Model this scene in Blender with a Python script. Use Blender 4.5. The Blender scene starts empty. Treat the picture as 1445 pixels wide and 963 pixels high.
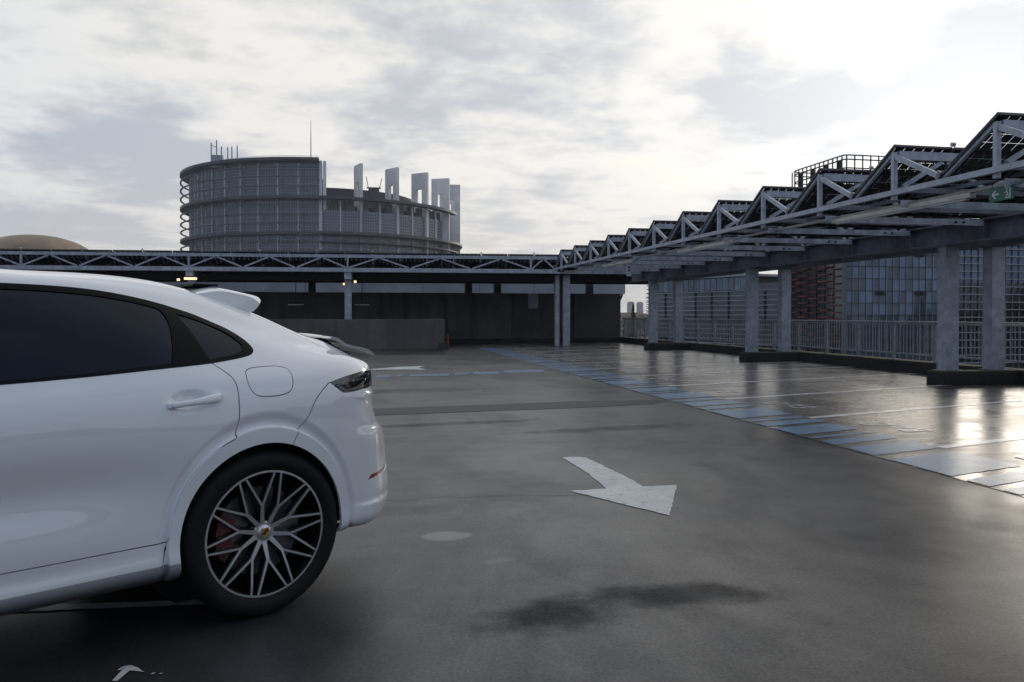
import bpy, bmesh, math, random
import numpy as np
from mathutils import Vector, Matrix
from mathutils.geometry import delaunay_2d_cdt
random.seed(7)
SC = bpy.context.scene
COL = SC.collection

# ------------------------------------------------------------------ camera
cam_data = bpy.data.cameras.new('camera')
cam_data.sensor_width = 36.0
cam_data.lens = 1150.0 / 1445.0 * 36.0
cam_data.shift_y = -25.0 / 1445.0
cam_data.clip_start = 0.05
cam_data.clip_end = 9000.0
cam = bpy.data.objects.new('camera', cam_data)
COL.objects.link(cam)
cam.location = (0.0, 0.0, 1.40)
cam.rotation_euler = (math.radians(90.0 - 0.6), 0.0, math.radians(-11.05))
SC.camera = cam

# ------------------------------------------------------------------ light
SUN_AZ, SUN_EL = math.radians(40.5), math.radians(8.5)
SUN_DIR = Vector((math.sin(SUN_AZ) * math.cos(SUN_EL), math.cos(SUN_AZ) * math.cos(SUN_EL), math.sin(SUN_EL)))
world = bpy.data.worlds.new('World')
SC.world = world
world.use_nodes = True
wn = world.node_tree.nodes
wl = world.node_tree.links
wn.clear()


def wnode(kind, **kw):
    n = wn.new(kind)
    for k, v in kw.items():
        if k in ('op', 'operation'):
            n.operation = v
        elif k == 'val':
            for i, x in v.items():
                n.inputs[i].default_value = x
        else:
            setattr(n, k, v)
    return n


def wmath(op, a, b=None, clamp=False):
    n = wn.new('ShaderNodeMath')
    n.operation = op
    n.use_clamp = clamp
    for i, x in enumerate((a, b)):
        if x is None:
            continue
        if isinstance(x, (int, float)):
            n.inputs[i].default_value = x
        else:
            wl.new(x, n.inputs[i])
    return n.outputs[0]


def wmix(fac, a, b, blend='MIX'):
    n = wn.new('ShaderNodeMix')
    n.data_type = 'RGBA'
    n.blend_type = blend
    n.clamp_factor = True
    for sock, x in ((n.inputs[0], fac), (n.inputs[6], a), (n.inputs[7], b)):
        if isinstance(x, (int, float)):
            sock.default_value = x
        elif isinstance(x, tuple):
            sock.default_value = (*x, 1.0)
        else:
            wl.new(x, sock)
    return n.outputs[2]


def wramp(x, lo, hi):
    n = wn.new('ShaderNodeMapRange')
    n.interpolation_type = 'SMOOTHSTEP'
    n.inputs[1].default_value = lo
    n.inputs[2].default_value = hi
    wl.new(x, n.inputs[0])
    return n.outputs[0]


BG = 0.10
tc = wnode('ShaderNodeTexCoord')
sep = wnode('ShaderNodeSeparateXYZ')
wl.new(tc.outputs['Generated'], sep.inputs[0])
up = wmath('MAXIMUM', sep.outputs[2], 0.0)
den = wmath('ADD', up, 0.13)
cx = wmath('DIVIDE', sep.outputs[0], den)
cy = wmath('DIVIDE', sep.outputs[1], den)
comb = wnode('ShaderNodeCombineXYZ')
wl.new(cx, comb.inputs[0])
wl.new(cy, comb.inputs[1])
comb.inputs[2].default_value = 3.7


def wnoise(scale, detail, rough, dist=0.0, off=0.0):
    mp = wnode('ShaderNodeMapping')
    mp.inputs[1].default_value = (off, off * 0.7, 0)
    wl.new(comb.outputs[0], mp.inputs[0])
    n = wnode('ShaderNodeTexNoise')
    n.inputs['Scale'].default_value = scale
    n.inputs['Detail'].default_value = detail
    n.inputs['Roughness'].default_value = rough
    n.inputs['Distortion'].default_value = dist
    wl.new(mp.outputs[0], n.inputs['Vector'])
    return n.outputs[0]


sky = wnode('ShaderNodeTexSky')
sky.sky_type = 'NISHITA'
sky.sun_disc = False
sky.sun_elevation = SUN_EL
sky.sun_rotation = SUN_AZ
sky.air_density = 1.0
sky.dust_density = 2.0
# angle to the veiled sun
dotn = wnode('ShaderNodeVectorMath', operation='DOT_PRODUCT')
wl.new(tc.outputs['Generated'], dotn.inputs[0])
dotn.inputs[1].default_value = SUN_DIR
sd = wmath('MAXIMUM', dotn.outputs['Value'], 0.0)
ahead = wramp(dotn.outputs['Value'], -0.28, 0.78)      # the sky pales towards the veiled sun
mid = wmath('POWER', sd, 11.0)
core = wmath('POWER', sd, 70.0)
n1 = wnoise(1.05, 9.0, 0.54, 0.15, 4.3)
n2 = wnoise(4.2, 7.0, 0.58, 0.1, 9.1)
dens = wmath('ADD', wmath('MULTIPLY', n1, 0.70), wmath('MULTIPLY', n2, 0.30))
cover = wramp(dens, 0.33, 0.43)          # how much cloud hides the blue
thick = wramp(dens, 0.44, 0.585)          # thin bright cloud -> heavy grey cloud
thick = wmath('MULTIPLY', thick, wmath('SUBTRACT', 1.0, wmath('MULTIPLY', mid, 0.35)))   # cloud near the sun is lit through
lum = wmath('ADD', wmath('MULTIPLY', ahead, 0.39), 0.49)
lum = wmath('ADD', lum, wmath('MULTIPLY', mid, 0.24))
lum = wmath('ADD', lum, wmath('MULTIPLY', core, 0.35))
tint = wmix(ahead, (0.74, 0.90, 1.20), (1.0, 0.985, 0.965))
shade = wmix(thick, (1.06, 1.05, 1.02), (0.64, 0.685, 0.755))
shade = wmix(1.0, shade, tint, 'MULTIPLY')
lumc = wnode('ShaderNodeVectorMath', operation='SCALE')
wl.new(shade, lumc.inputs[0])
wl.new(wmath('MULTIPLY', lum, 1.0 / BG), lumc.inputs['Scale'])
skymix = wmix(wmath('ADD', wmath('MULTIPLY', cover, 0.36), 0.64), sky.outputs[0], lumc.outputs[0])
# low band of pale haze above the horizon
low = wmath('SUBTRACT', 1.0, wramp(up, 0.0, 0.20))
horizon = wnode('ShaderNodeVectorMath', operation='SCALE')
wl.new(wmix(1.0, tint, (1.02, 0.965, 0.895), 'MULTIPLY'), horizon.inputs[0])
wl.new(wmath('MULTIPLY', lum, 0.92 / BG), horizon.inputs['Scale'])
skymix = wmix(wmath('MULTIPLY', low, 0.55), skymix, horizon.outputs[0])
bg = wnode('ShaderNodeBackground')
bg.inputs[1].default_value = BG
wl.new(skymix, bg.inputs[0])
wout = wnode('ShaderNodeOutputWorld')
wl.new(bg.outputs[0], wout.inputs[0])

sun_data = bpy.data.lights.new('sun', 'SUN')
sun_data.energy = 0.5
sun_data.angle = math.radians(16.0)
sun_data.color = (1.0, 0.89, 0.74)
sun = bpy.data.objects.new('sun', sun_data)
COL.objects.link(sun)
sun.rotation_euler = (-SUN_DIR).to_track_quat('-Z', 'Y').to_euler()

SC.view_settings.view_transform = 'Standard'
SC.view_settings.look = 'None'
SC.view_settings.exposure = 0.0
SC.view_settings.gamma = 1.0
SC.view_settings.use_curve_mapping = False
SC.render.engine = 'CYCLES'
SC.cycles.use_denoising = True
SC.cycles.max_bounces = 6
SC.cycles.diffuse_bounces = 3
SC.cycles.glossy_bounces = 4
SC.cycles.transmission_bounces = 4
SC.cycles.transparent_max_bounces = 8
SC.cycles.sample_clamp_indirect = 6.0
SC.cycles.caustics_reflective = False
SC.cycles.caustics_refractive = False


# ------------------------------------------------------------------ materials
def material(name):
    m = bpy.data.materials.new(name)
    m.use_nodes = True
    nt = m.node_tree
    return m, nt, nt.nodes['Principled BSDF']


def nd(nt, kind, **kw):
    n = nt.nodes.new(kind)
    for k, v in kw.items():
        setattr(n, k, v)
    return n


def noise(nt, scale, detail=4.0, rough=0.55, vec=None, dist=0.0):
    n = nt.nodes.new('ShaderNodeTexNoise')
    n.inputs['Scale'].default_value = scale
    n.inputs['Detail'].default_value = detail
    n.inputs['Roughness'].default_value = rough
    n.inputs['Distortion'].default_value = dist
    if vec is not None:
        nt.links.new(vec, n.inputs['Vector'])
    return n.outputs[0]


def mrange(nt, x, a, b, c=0.0, d=1.0, smooth=True):
    n = nt.nodes.new('ShaderNodeMapRange')
    if smooth:
        n.interpolation_type = 'SMOOTHSTEP'
    for i, v in ((1, a), (2, b), (3, c), (4, d)):
        n.inputs[i].default_value = v
    nt.links.new(x, n.inputs[0])
    return n.outputs[0]


def mmath(nt, op, a, b=None):
    n = nt.nodes.new('ShaderNodeMath')
    n.operation = op
    for i, x in enumerate((a, b)):
        if x is None:
            continue
        if isinstance(x, (int, float)):
            n.inputs[i].default_value = x
        else:
            nt.links.new(x, n.inputs[i])
    return n.outputs[0]


def mcol(nt, fac, a, b, blend='MIX'):
    n = nt.nodes.new('ShaderNodeMix')
    n.data_type = 'RGBA'
    n.blend_type = blend
    for sock, x in ((n.inputs[0], fac), (n.inputs[6], a), (n.inputs[7], b)):
        if isinstance(x, (int, float)):
            sock.default_value = x
        elif isinstance(x, tuple):
            sock.default_value = (*x, 1.0)
        else:
            nt.links.new(x, sock)
    return n.outputs[2]


def ocoord(nt, scale=(1, 1, 1)):
    t = nt.nodes.new('ShaderNodeTexCoord')
    mp = nt.nodes.new('ShaderNodeMapping')
    mp.inputs[3].default_value = scale
    nt.links.new(t.outputs['Object'], mp.inputs[0])
    return mp.outputs[0]


def gcoord(nt, scale=(1, 1, 1)):
    t = nt.nodes.new('ShaderNodeNewGeometry')
    mp = nt.nodes.new('ShaderNodeMapping')
    mp.inputs[3].default_value = scale
    nt.links.new(t.outputs['Position'], mp.inputs[0])
    return mp.outputs[0]


def bump(nt, b, h, strength=0.3, distance=0.01):
    n = nt.nodes.new('ShaderNodeBump')
    n.inputs['Strength'].default_value = strength
    n.inputs['Distance'].default_value = distance
    nt.links.new(h, n.inputs['Height'])
    nt.links.new(n.outputs[0], b.inputs['Normal'])


def plain(name, col, rough=0.5, metal=0.0, vary=0.0, vscale=6.0, coat=0.0, spec=0.5, emit=None, rvary=0.0):
    m, nt, b = material(name)
    b.inputs['Base Color'].default_value = (*col, 1)
    b.inputs['Roughness'].default_value = rough
    b.inputs['Metallic'].default_value = metal
    b.inputs['Specular IOR Level'].default_value = spec
    if coat:
        b.inputs['Coat Weight'].default_value = coat
        b.inputs['Coat Roughness'].default_value = 0.03
    if vary:
        v = gcoord(nt)
        f = noise(nt, vscale, 5.0, 0.6, v)
        dark = tuple(c * (1 - vary) for c in col)
        lite = tuple(min(1, c * (1 + vary)) for c in col)
        nt.links.new(mcol(nt, mrange(nt, f, .3, .7), dark, lite), b.inputs['Base Color'])
        if rvary:
            nt.links.new(mrange(nt, f, .3, .7, rough - rvary, rough + rvary), b.inputs['Roughness'])
    if emit:
        b.inputs['Emission Color'].default_value = (*emit[0], 1)
        b.inputs['Emission Strength'].default_value = emit[1]
    return m


MAT = {}


# ------------------------------------------------------------------ mesh helpers
class MB:
    """collects quads / polygons for ONE mesh object"""

    def __init__(self):
        self.v, self.f, self.m = [], [], []

    def add(self, verts, faces, mi=0):
        o = len(self.v)
        self.v += [tuple(p) for p in verts]
        for f in faces:
            self.f.append([i + o for i in f])
            self.m.append(mi)
        return self

    def box(self, x0, x1, y0, y1, z0, z1, mi=0):
        vs = [(x, y, z) for z in (z0, z1) for y in (y0, y1) for x in (x0, x1)]
        return self.add(vs, [(0, 2, 3, 1), (4, 5, 7, 6), (0, 1, 5, 4), (1, 3, 7, 5), (3, 2, 6, 7), (2, 0, 4, 6)], mi)

    def beam(self, p, q, w, h, upv=(0, 0, 1), mi=0):
        p, q = Vector(p), Vector(q)
        d = (q - p).normalized()
        upv = Vector(upv)
        s = d.cross(upv)
        if s.length < 1e-4:
            s = d.cross(Vector((0, 1, 0)))
        s.normalize()
        t = s.cross(d)
        vs = [c + s * (w / 2 * a) + t * (h / 2 * b) for c in (p, q) for a, b in ((-1, -1), (1, -1), (1, 1), (-1, 1))]
        return self.add(vs, [(3, 2, 1, 0), (4, 5, 6, 7), (0, 1, 5, 4), (1, 2, 6, 5), (2, 3, 7, 6), (3, 0, 4, 7)], mi)

    def hbeam(self, p, q, w, h, tf=.02, tw=.014, upv=(0, 0, 1)):
        """I / H section: flanges w wide, depth h along up"""
        p, q = Vector(p), Vector(q)
        d = (q - p).normalized()
        s = d.cross(Vector(upv)).normalized()
        t = s.cross(d)
        off = t * (h / 2 - tf / 2)
        self.beam(p + off, q + off, w, tf, upv)
        self.beam(p - off, q - off, w, tf, upv)
        self.beam(p, q, tw, h - 2 * tf - .002, upv)
        return self

    def tube(self, pts, rad, n=8, mi=0, caps=True):
        pts = [Vector(p) for p in pts]
        rads = rad if isinstance(rad, (list, tuple)) else [rad] * len(pts)
        rings = []
        s = None
        for i, p in enumerate(pts):
            d = (pts[min(i + 1, len(pts) - 1)] - pts[max(i - 1, 0)]).normalized()
            if s is None:
                s = d.orthogonal().normalized()
            else:
                s = (s - d * s.dot(d)).normalized()
            t = d.cross(s)
            rings.append([p + (s * math.cos(2 * math.pi * k / n) + t * math.sin(2 * math.pi * k / n)) * rads[i] for k in range(n)])
        vs = [v for r in rings for v in r]
        fs = [(i * n + k, i * n + (k + 1) % n, (i + 1) * n + (k + 1) % n, (i + 1) * n + k) for i in range(len(pts) - 1) for k in range(n)]
        if caps:
            fs += [tuple(range(n - 1, -1, -1)), tuple((len(pts) - 1) * n + k for k in range(n))]
        return self.add(vs, fs, mi)

    def prism(self, poly, z0, z1, mi=0):
        n = len(poly)
        vs = [(x, y, z0) for x, y in poly] + [(x, y, z1) for x, y in poly]
        fs = [tuple(range(n - 1, -1, -1)), tuple(range(n, 2 * n))] + [(i, (i + 1) % n, n + (i + 1) % n, n + i) for i in range(n)]
        return self.add(vs, fs, mi)

    def lathe(self, prof, n=64, axis='z', mi=0, a0=0.0, a1=2 * math.pi, close=True):
        """profile (r, h) turned about an axis"""
        full = abs(a1 - a0 - 2 * math.pi) < 1e-6
        cnt = n if full else n + 1
        vs = []
        for k in range(cnt):
            a = a0 + (a1 - a0) * k / n
            c, s = math.cos(a), math.sin(a)
            for r, h in prof:
                vs.append((r * c, r * s, h) if axis == 'z' else (r * c, h, r * s))
        m = len(prof)
        fs = []
        for k in range(n):
            k2 = (k + 1) % cnt
            for i in range(m - 1):
                f = (k * m + i, k2 * m + i, k2 * m + i + 1, k * m + i + 1)
                fs.append(f if axis == 'z' else f[::-1])
        return self.add(vs, fs, mi)

    def mesh(self, name, mats, smooth=False, auto=None):
        me = bpy.data.meshes.new(name)
        me.from_pydata([tuple(p) for p in self.v], [], self.f)
        for mt in (mats if isinstance(mats, (list, tuple)) else [mats]):
            me.materials.append(MAT[mt] if isinstance(mt, str) else mt)
        me.polygons.foreach_set('material_index', self.m)
        if smooth:
            me.polygons.foreach_set('use_smooth', [True] * len(me.polygons))
            if auto:
                me.set_sharp_from_angle(angle=math.radians(auto))
        me.update()
        return me

    def obj(self, name, mats, parent=None, smooth=False, auto=None, bevel=0.0):
        o = bpy.data.objects.new(name, self.mesh(name, mats, smooth, auto))
        COL.objects.link(o)
        if parent is not None:
            o.parent = parent
        if bevel:
            md = o.modifiers.new('bevel', 'BEVEL')
            md.width = bevel
            md.segments = 2
            md.limit_method = 'ANGLE'
        return o


def put(name, me, parent=None, loc=(0, 0, 0), rot=(0, 0, 0), scale=(1, 1, 1)):
    """another object on shared mesh data"""
    o = bpy.data.objects.new(name, me)
    COL.objects.link(o)
    if parent is not None:
        o.parent = parent
    o.location = loc
    o.rotation_euler = rot
    o.scale = scale
    return o


def tag(o, label=None, cat=None, group=None, kind=None):
    for k, v in (('label', label), ('category', cat), ('group', group), ('kind', kind)):
        if v:
            o[k] = v
    return o


def empty(name, loc=(0, 0, 0), rz=0.0, parent=None):
    o = bpy.data.objects.new(name, None)
    COL.objects.link(o)
    o.location = loc
    o.rotation_euler = (0, 0, rz)
    o.empty_display_size = 0.2
    if parent is not None:
        o.parent = parent
    return o


def unit(mat):
    """unit cube mesh centred on its base, for scaled repeats"""
    return MB().box(-.5, .5, -.5, .5, 0, 1).mesh('unit', mat)
# ------------------------------------------------------------------ material library
def asphalt(name, base, rlo, rhi, patch_scale, wet):
    m, nt, b = material(name)
    v = gcoord(nt)
    big = noise(nt, patch_scale, 5.0, 0.55, v, 0.6)
    med = noise(nt, 2.3, 5.0, 0.6, v)
    fine = noise(nt, 260.0, 2.0, 0.7, v)
    grit = noise(nt, 90.0, 3.0, 0.65, v)
    mixv = mmath(nt, 'ADD', mmath(nt, 'MULTIPLY', big, 0.7), mmath(nt, 'MULTIPLY', med, 0.3))
    f = mrange(nt, mixv, 0.36, 0.66)
    c = mcol(nt, f, tuple(x * 0.50 for x in base), tuple(x * 1.55 for x in base))
    coarse = noise(nt, 38.0, 4.0, 0.7, v)
    c = mcol(nt, mmath(nt, 'MULTIPLY', mrange(nt, coarse, .46, .64), 0.45), c, tuple(x * 2.2 for x in base))
    c = mcol(nt, mmath(nt, 'MULTIPLY', mrange(nt, fine, .45, .75), 0.45), c, tuple(x * 1.9 for x in base))
    c = mcol(nt, mmath(nt, 'MULTIPLY', mrange(nt, grit, .52, .66), 0.5), c, tuple(x * .45 for x in base))
    vo = nt.nodes.new('ShaderNodeTexVoronoi')
    vo.inputs['Scale'].default_value = 7.5
    nt.links.new(v, vo.inputs['Vector'])
    speck = mrange(nt, vo.outputs['Distance'], 0.035, 0.02)
    c = mcol(nt, mmath(nt, 'MULTIPLY', speck, 0.7), c, (0.45, 0.44, 0.42))
    r = mrange(nt, mixv, 0.34, 0.66, rlo, rhi)
    return m, nt, b, v, c, r, f, grit, fine


def ellipse_mask(nt, v, cx, cy, rx, ry, rot, soft=0.35, wob=0.35, wscale=3.0):
    """a stain: wobbly ellipse at a place on the deck (metres)"""
    mp = nt.nodes.new('ShaderNodeMapping')
    mp.vector_type = 'TEXTURE'
    mp.inputs[1].default_value = (cx, cy, 0)
    mp.inputs[2].default_value = (0, 0, rot)
    mp.inputs[3].default_value = (rx, ry, 1)
    nt.links.new(v, mp.inputs[0])
    ln = nt.nodes.new('ShaderNodeVectorMath')
    ln.operation = 'LENGTH'
    nt.links.new(mp.outputs[0], ln.inputs[0])
    w = noise(nt, wscale, 4.0, 0.6, v)
    d = mmath(nt, 'ADD', ln.outputs['Value'], mmath(nt, 'MULTIPLY', mmath(nt, 'SUBTRACT', w, 0.5), wob * 2.2))
    return mrange(nt, d, 1.0 - soft, 1.0 + soft * 0.4, 1.0, 0.0)


def mk_aisle():
    m, nt, b, v, c, r, f, grit, fine = asphalt('deck_asphalt', (0.028, 0.0285, 0.031), 0.29, 0.45, 0.42, False)
    # damp blotches that are darker and a little smoother
    wet = None
    for (x, y, rx, ry, a) in ((0.93, 3.69, .44, .21, .30), (1.60, 3.83, .55, .19, -.05), 
                              (3.2, 9.6, 1.3, .22, .15), (1.1, 10.4, 1.5, .18, .12), (0.2, 15.0, 2.6, .5, .1)):
        k = ellipse_mask(nt, v, x, y, rx, ry, a, 0.75 if y < 5 else 0.6, 0.7, 5.0)
        if y > 5:
            k = mmath(nt, 'MULTIPLY', k, .6)
        wet = k if wet is None else mmath(nt, 'MAXIMUM', wet, k)
    c = mcol(nt, mmath(nt, 'MULTIPLY', wet, 0.75), c, (0.010, 0.010, 0.011))
    r = mmath(nt, 'ADD', r, mmath(nt, 'MULTIPLY', wet, 0.22))
    # pale dried spots
    dry = ellipse_mask(nt, v, 0.58, 5.13, .165, .115, 0.0, 0.25, 0.15, 5.0)
    dry2 = ellipse_mask(nt, v, 0.80, 4.55, .12, .05, 0.2, 0.6, 0.5, 6.0)
    c = mcol(nt, mmath(nt, 'MULTIPLY', mmath(nt, 'MAXIMUM', dry, mmath(nt, 'MULTIPLY', dry2, .35)), 0.75), c, (0.30, 0.29, 0.285))
    # tyre scrubs: thin arcs
    for (x, y, rr, w_, lo, hi) in ((0.95, 8.0, 1.15, .035, 0, 0), (3.6, 7.6, .9, .03, 0, 0)):
        mp = nt.nodes.new('ShaderNodeMapping')
        mp.vector_type = 'TEXTURE'
        mp.inputs[1].default_value = (x, y, 0)
        nt.links.new(v, mp.inputs[0])
        ln = nt.nodes.new('ShaderNodeVectorMath')
        ln.operation = 'LENGTH'
        nt.links.new(mp.outputs[0], ln.inputs[0])
        d = mmath(nt, 'ABSOLUTE', mmath(nt, 'SUBTRACT', ln.outputs['Value'], rr))
        sp = nt.nodes.new('ShaderNodeSeparateXYZ')
        nt.links.new(mp.outputs[0], sp.inputs[0])
        side = mrange(nt, sp.outputs[1], -.2, -.9)
        k = mmath(nt, 'MULTIPLY', mrange(nt, d, w_, 0.0), side)
        k = mmath(nt, 'MULTIPLY', k, mrange(nt, noise(nt, 9.0, 3.0, .6, v), .42, .62))
        c = mcol(nt, mmath(nt, 'MULTIPLY', k, .6), c, (0.02, 0.02, 0.02))
    # damp film: uneven sheen from patch to patch and from stone to stone
    p1 = mrange(nt, noise(nt, .75, 6.0, .62, gcoord(nt, (1.0, .55, 1)), .8), .38, .62)
    p2 = mrange(nt, noise(nt, 3.2, 6.0, .66, v, .5), .36, .64)
    st1 = mrange(nt, noise(nt, 55.0, 3.0, .7, v), .40, .60)
    st2 = mrange(nt, noise(nt, 170.0, 2.0, .7, v), .38, .62)
    film = mmath(nt, 'ADD', mmath(nt, 'MULTIPLY', p1, .70), mmath(nt, 'MULTIPLY', p2, .30))
    stone = mmath(nt, 'ADD', mmath(nt, 'MULTIPLY', st1, .55), mmath(nt, 'MULTIPLY', st2, .45))
    sheen = mmath(nt, 'MULTIPLY', mrange(nt, film, 0, 1, .42, 1.28, False), mrange(nt, stone, 0, 1, .35, 1.15, False))
    sheen = mmath(nt, 'MULTIPLY', sheen, mmath(nt, 'SUBTRACT', 1.0, mmath(nt, 'MULTIPLY', wet, .66)))
    nt.links.new(sheen, b.inputs['Specular IOR Level'])
    c = mcol(nt, mmath(nt, 'MULTIPLY', stone, .55), c, (.016, .016, .016))
    nt.links.new(c, b.inputs['Base Color'])
    nt.links.new(r, b.inputs['Roughness'])
    h = mmath(nt, 'ADD', mmath(nt, 'MULTIPLY', grit, .6), mmath(nt, 'MULTIPLY', fine, .5))
    bump(nt, b, h, 0.16, 0.003)
    MAT['aisle'] = m


def mk_bays():
    m, nt, b, v, c, r, f, grit, fine = asphalt('bay_coating', (0.075, 0.069, 0.063), 0.22, 0.33, 0.6, True)
    streak = noise(nt, 1.0, 5.0, .6, gcoord(nt, (.35, 2.6, 1)))
    r = mmath(nt, 'ADD', r, mrange(nt, streak, .4, .7, -.02, .06))
    nt.links.new(c, b.inputs['Base Color'])
    nt.links.new(r, b.inputs['Roughness'])
    bump(nt, b, mmath(nt, 'ADD', mmath(nt, 'MULTIPLY', grit, .4), streak), 0.08, 0.003)
    MAT['bays'] = m


def mk_paint(key, col, wear=0.35, rough=0.45, under=(0.06, 0.058, 0.056), scale=14.0):
    m, nt, b = material(key)
    v = gcoord(nt)
    n = noise(nt, scale, 6.0, 0.68, v)
    n2 = noise(nt, 120.0, 3.0, .7, v)
    k = mmath(nt, 'ADD', mmath(nt, 'MULTIPLY', n, .7), mmath(nt, 'MULTIPLY', n2, .3))
    worn = mrange(nt, k, 0.62 - wear * .25, 0.70 - wear * .1)
    c = mcol(nt, mrange(nt, noise(nt, 3.0, 4.0, .6, v), .3, .7), tuple(x * .8 for x in col), col)
    nt.links.new(mcol(nt, mmath(nt, 'MULTIPLY', worn, .8), c, under), b.inputs['Base Color'])
    b.inputs['Roughness'].default_value = rough
    bump(nt, b, n2, .25, .003)
    MAT[key] = m


def mk_concrete(key, col, streaky=0.5, scale=0.8, rough=0.85):
    m, nt, b = material(key)
    v = gcoord(nt)
    n = noise(nt, scale, 6.0, .62, v)
    st = noise(nt, 1.0, 5.0, .6, gcoord(nt, (2.2, 2.2, .16)))
    fn = noise(nt, 40.0, 4.0, .65, v)
    c = mcol(nt, mrange(nt, n, .3, .72), tuple(x * .72 for x in col), tuple(x * 1.18 for x in col))
    c = mcol(nt, mmath(nt, 'MULTIPLY', mrange(nt, st, .50, .68), streaky), c, tuple(x * .40 for x in col))
    c = mcol(nt, mmath(nt, 'MULTIPLY', mrange(nt, fn, .5, .75), .25), c, tuple(x * .6 for x in col))
    nt.links.new(c, b.inputs['Base Color'])
    b.inputs['Roughness'].default_value = rough
    bump(nt, b, fn, .3, .006)
    MAT[key] = m


def mk_galv(key, col, rough=.45, metal=.55):
    m, nt, b = material(key)
    v = gcoord(nt)
    n = noise(nt, 5.0, 6.0, .65, v)
    st = noise(nt, 3.0, 5.0, .6, gcoord(nt, (6, 6, .7)))
    c = mcol(nt, mrange(nt, n, .32, .68), tuple(x * .75 for x in col), tuple(x * 1.2 for x in col))
    c = mcol(nt, mmath(nt, 'MULTIPLY', mrange(nt, st, .52, .72), .45), c, tuple(x * .5 for x in col))
    nt.links.new(c, b.inputs['Base Color'])
    nt.links.new(mrange(nt, n, .3, .7, rough - .1, rough + .15), b.inputs['Roughness'])
    b.inputs['Metallic'].default_value = metal
    bump(nt, b, n, .08, .004)
    MAT[key] = m


def mk_pv():
    """dark cells laminated between glass: light passes only through the narrow gaps between cells"""
    m, nt, b = material('solar_cells')
    t = nt.nodes.new('ShaderNodeTexCoord')
    sp = nt.nodes.new('ShaderNodeSeparateXYZ')
    nt.links.new(t.outputs['Object'], sp.inputs[0])
    gap = None
    for i in (0, 1):
        fr = mmath(nt, 'FRACT', mmath(nt, 'DIVIDE', mmath(nt, 'ADD', sp.outputs[i], 10.0), 0.162))
        g = mmath(nt, 'LESS_THAN', fr, 0.075)
        gap = g if gap is None else mmath(nt, 'MAXIMUM', gap, g)
    b.inputs['Base Color'].default_value = (0.012, 0.014, 0.022, 1)
    b.inputs['Roughness'].default_value = .22
    tr = nt.nodes.new('ShaderNodeBsdfTransparent')
    tr.inputs[0].default_value = (.85, .86, .88, 1)
    mx = nt.nodes.new('ShaderNodeMixShader')
    out = nt.nodes['Material Output']
    nt.links.new(gap, mx.inputs[0])
    nt.links.new(b.outputs[0], mx.inputs[1])
    nt.links.new(tr.outputs[0], mx.inputs[2])
    nt.links.new(mx.outputs[0], out.inputs[0])
    MAT['pv'] = m


def mk_glass(key, tint, rough=.03, metal=0.0, spec=.6):
    """window glass: dark room behind, mirror-like outer face"""
    m, nt, b = material(key)
    v = gcoord(nt)
    n = noise(nt, .35, 3.0, .5, v)
    nt.links.new(mcol(nt, mrange(nt, n, .3, .7), tuple(x * .6 for x in tint), tint), b.inputs['Base Color'])
    b.inputs['Roughness'].default_value = rough
    b.inputs['Specular IOR Level'].default_value = spec
    b.inputs['Metallic'].default_value = metal
    b.inputs['Coat Weight'].default_value = .5
    b.inputs['Coat Roughness'].default_value = .02
    MAT[key] = m


def mk_clear(key, tint=(.9, .92, .95), weight=.8):
    m, nt, b = material(key)
    out = nt.nodes['Material Output']
    tr = nt.nodes.new('ShaderNodeBsdfTransparent')
    tr.inputs[0].default_value = (*tint, 1)
    gl = nt.nodes.new('ShaderNodeBsdfGlossy')
    gl.inputs['Roughness'].default_value = .02
    fr = nt.nodes.new('ShaderNodeFresnel')
    fr.inputs[0].default_value = 1.5
    mx = nt.nodes.new('ShaderNodeMixShader')
    nt.links.new(fr.outputs[0], mx.inputs[0])
    nt.links.new(tr.outputs[0], mx.inputs[1])
    nt.links.new(gl.outputs[0], mx.inputs[2])
    nt.links.new(mx.outputs[0], out.inputs[0])
    MAT[key] = m


mk_aisle()
mk_bays()
mk_paint('white_paint', (0.62, 0.62, 0.61), .35)
mk_paint('white_line', (0.74, 0.74, 0.73), .15, .28, scale=7.0)
mk_paint('faint_paint', (0.66, 0.66, 0.65), .45, .28, scale=22.0)
mk_paint('blue_paint', (0.15, 0.27, 0.40), .55, .30, scale=6.0)
mk_paint('tar', (0.020, 0.020, 0.020), .40, .58, under=(.05, .05, .05))
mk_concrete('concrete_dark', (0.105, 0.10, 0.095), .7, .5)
mk_concrete('concrete_mid', (0.135, 0.125, 0.11), .65, .6)
mk_concrete('concrete_kerb', (0.032, 0.031, 0.028), .4, 2.0)
mk_concrete('moss_concrete', (0.09, 0.082, 0.035), .4, 5.0)
mk_concrete('slab_white', (0.90, 0.87, 0.83), .22, .05)
mk_concrete('terrain', (0.07, 0.075, 0.06), .2, .02)
mk_galv('galvanised', (0.46, 0.48, 0.53), .46, .2)
mk_galv('galvanised_dark', (0.22, 0.23, 0.255), .5, .3)
mk_galv('railing_metal', (0.34, 0.36, 0.385), .5, .2)
mk_pv()
MAT['pv_frame'] = plain('pv_frame', (.03, .03, .035), .4, .3)
MAT['tray'] = plain('tray', (.42, .40, .35), .5, 0.2, .25, 4.0)
MAT['lamp_white'] = plain('lamp_white', (.78, .74, .63), .4, 0, .15, 3.0)
MAT['dark_metal'] = plain('dark_metal', (.035, .037, .042), .5, .3, .3, 3.0)
MAT['cladding'] = plain('cladding', (.40, .42, .47), .45, .1, .12, .8)
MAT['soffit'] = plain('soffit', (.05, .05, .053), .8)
MAT['sign_green'] = plain('sign_green', (.012, .15, .065), .4)
MAT['sign_white'] = plain('sign_white', (.72, .73, .74), .45)
MAT['sign_blue'] = plain('sign_blue', (.02, .05, .24), .4)
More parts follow.
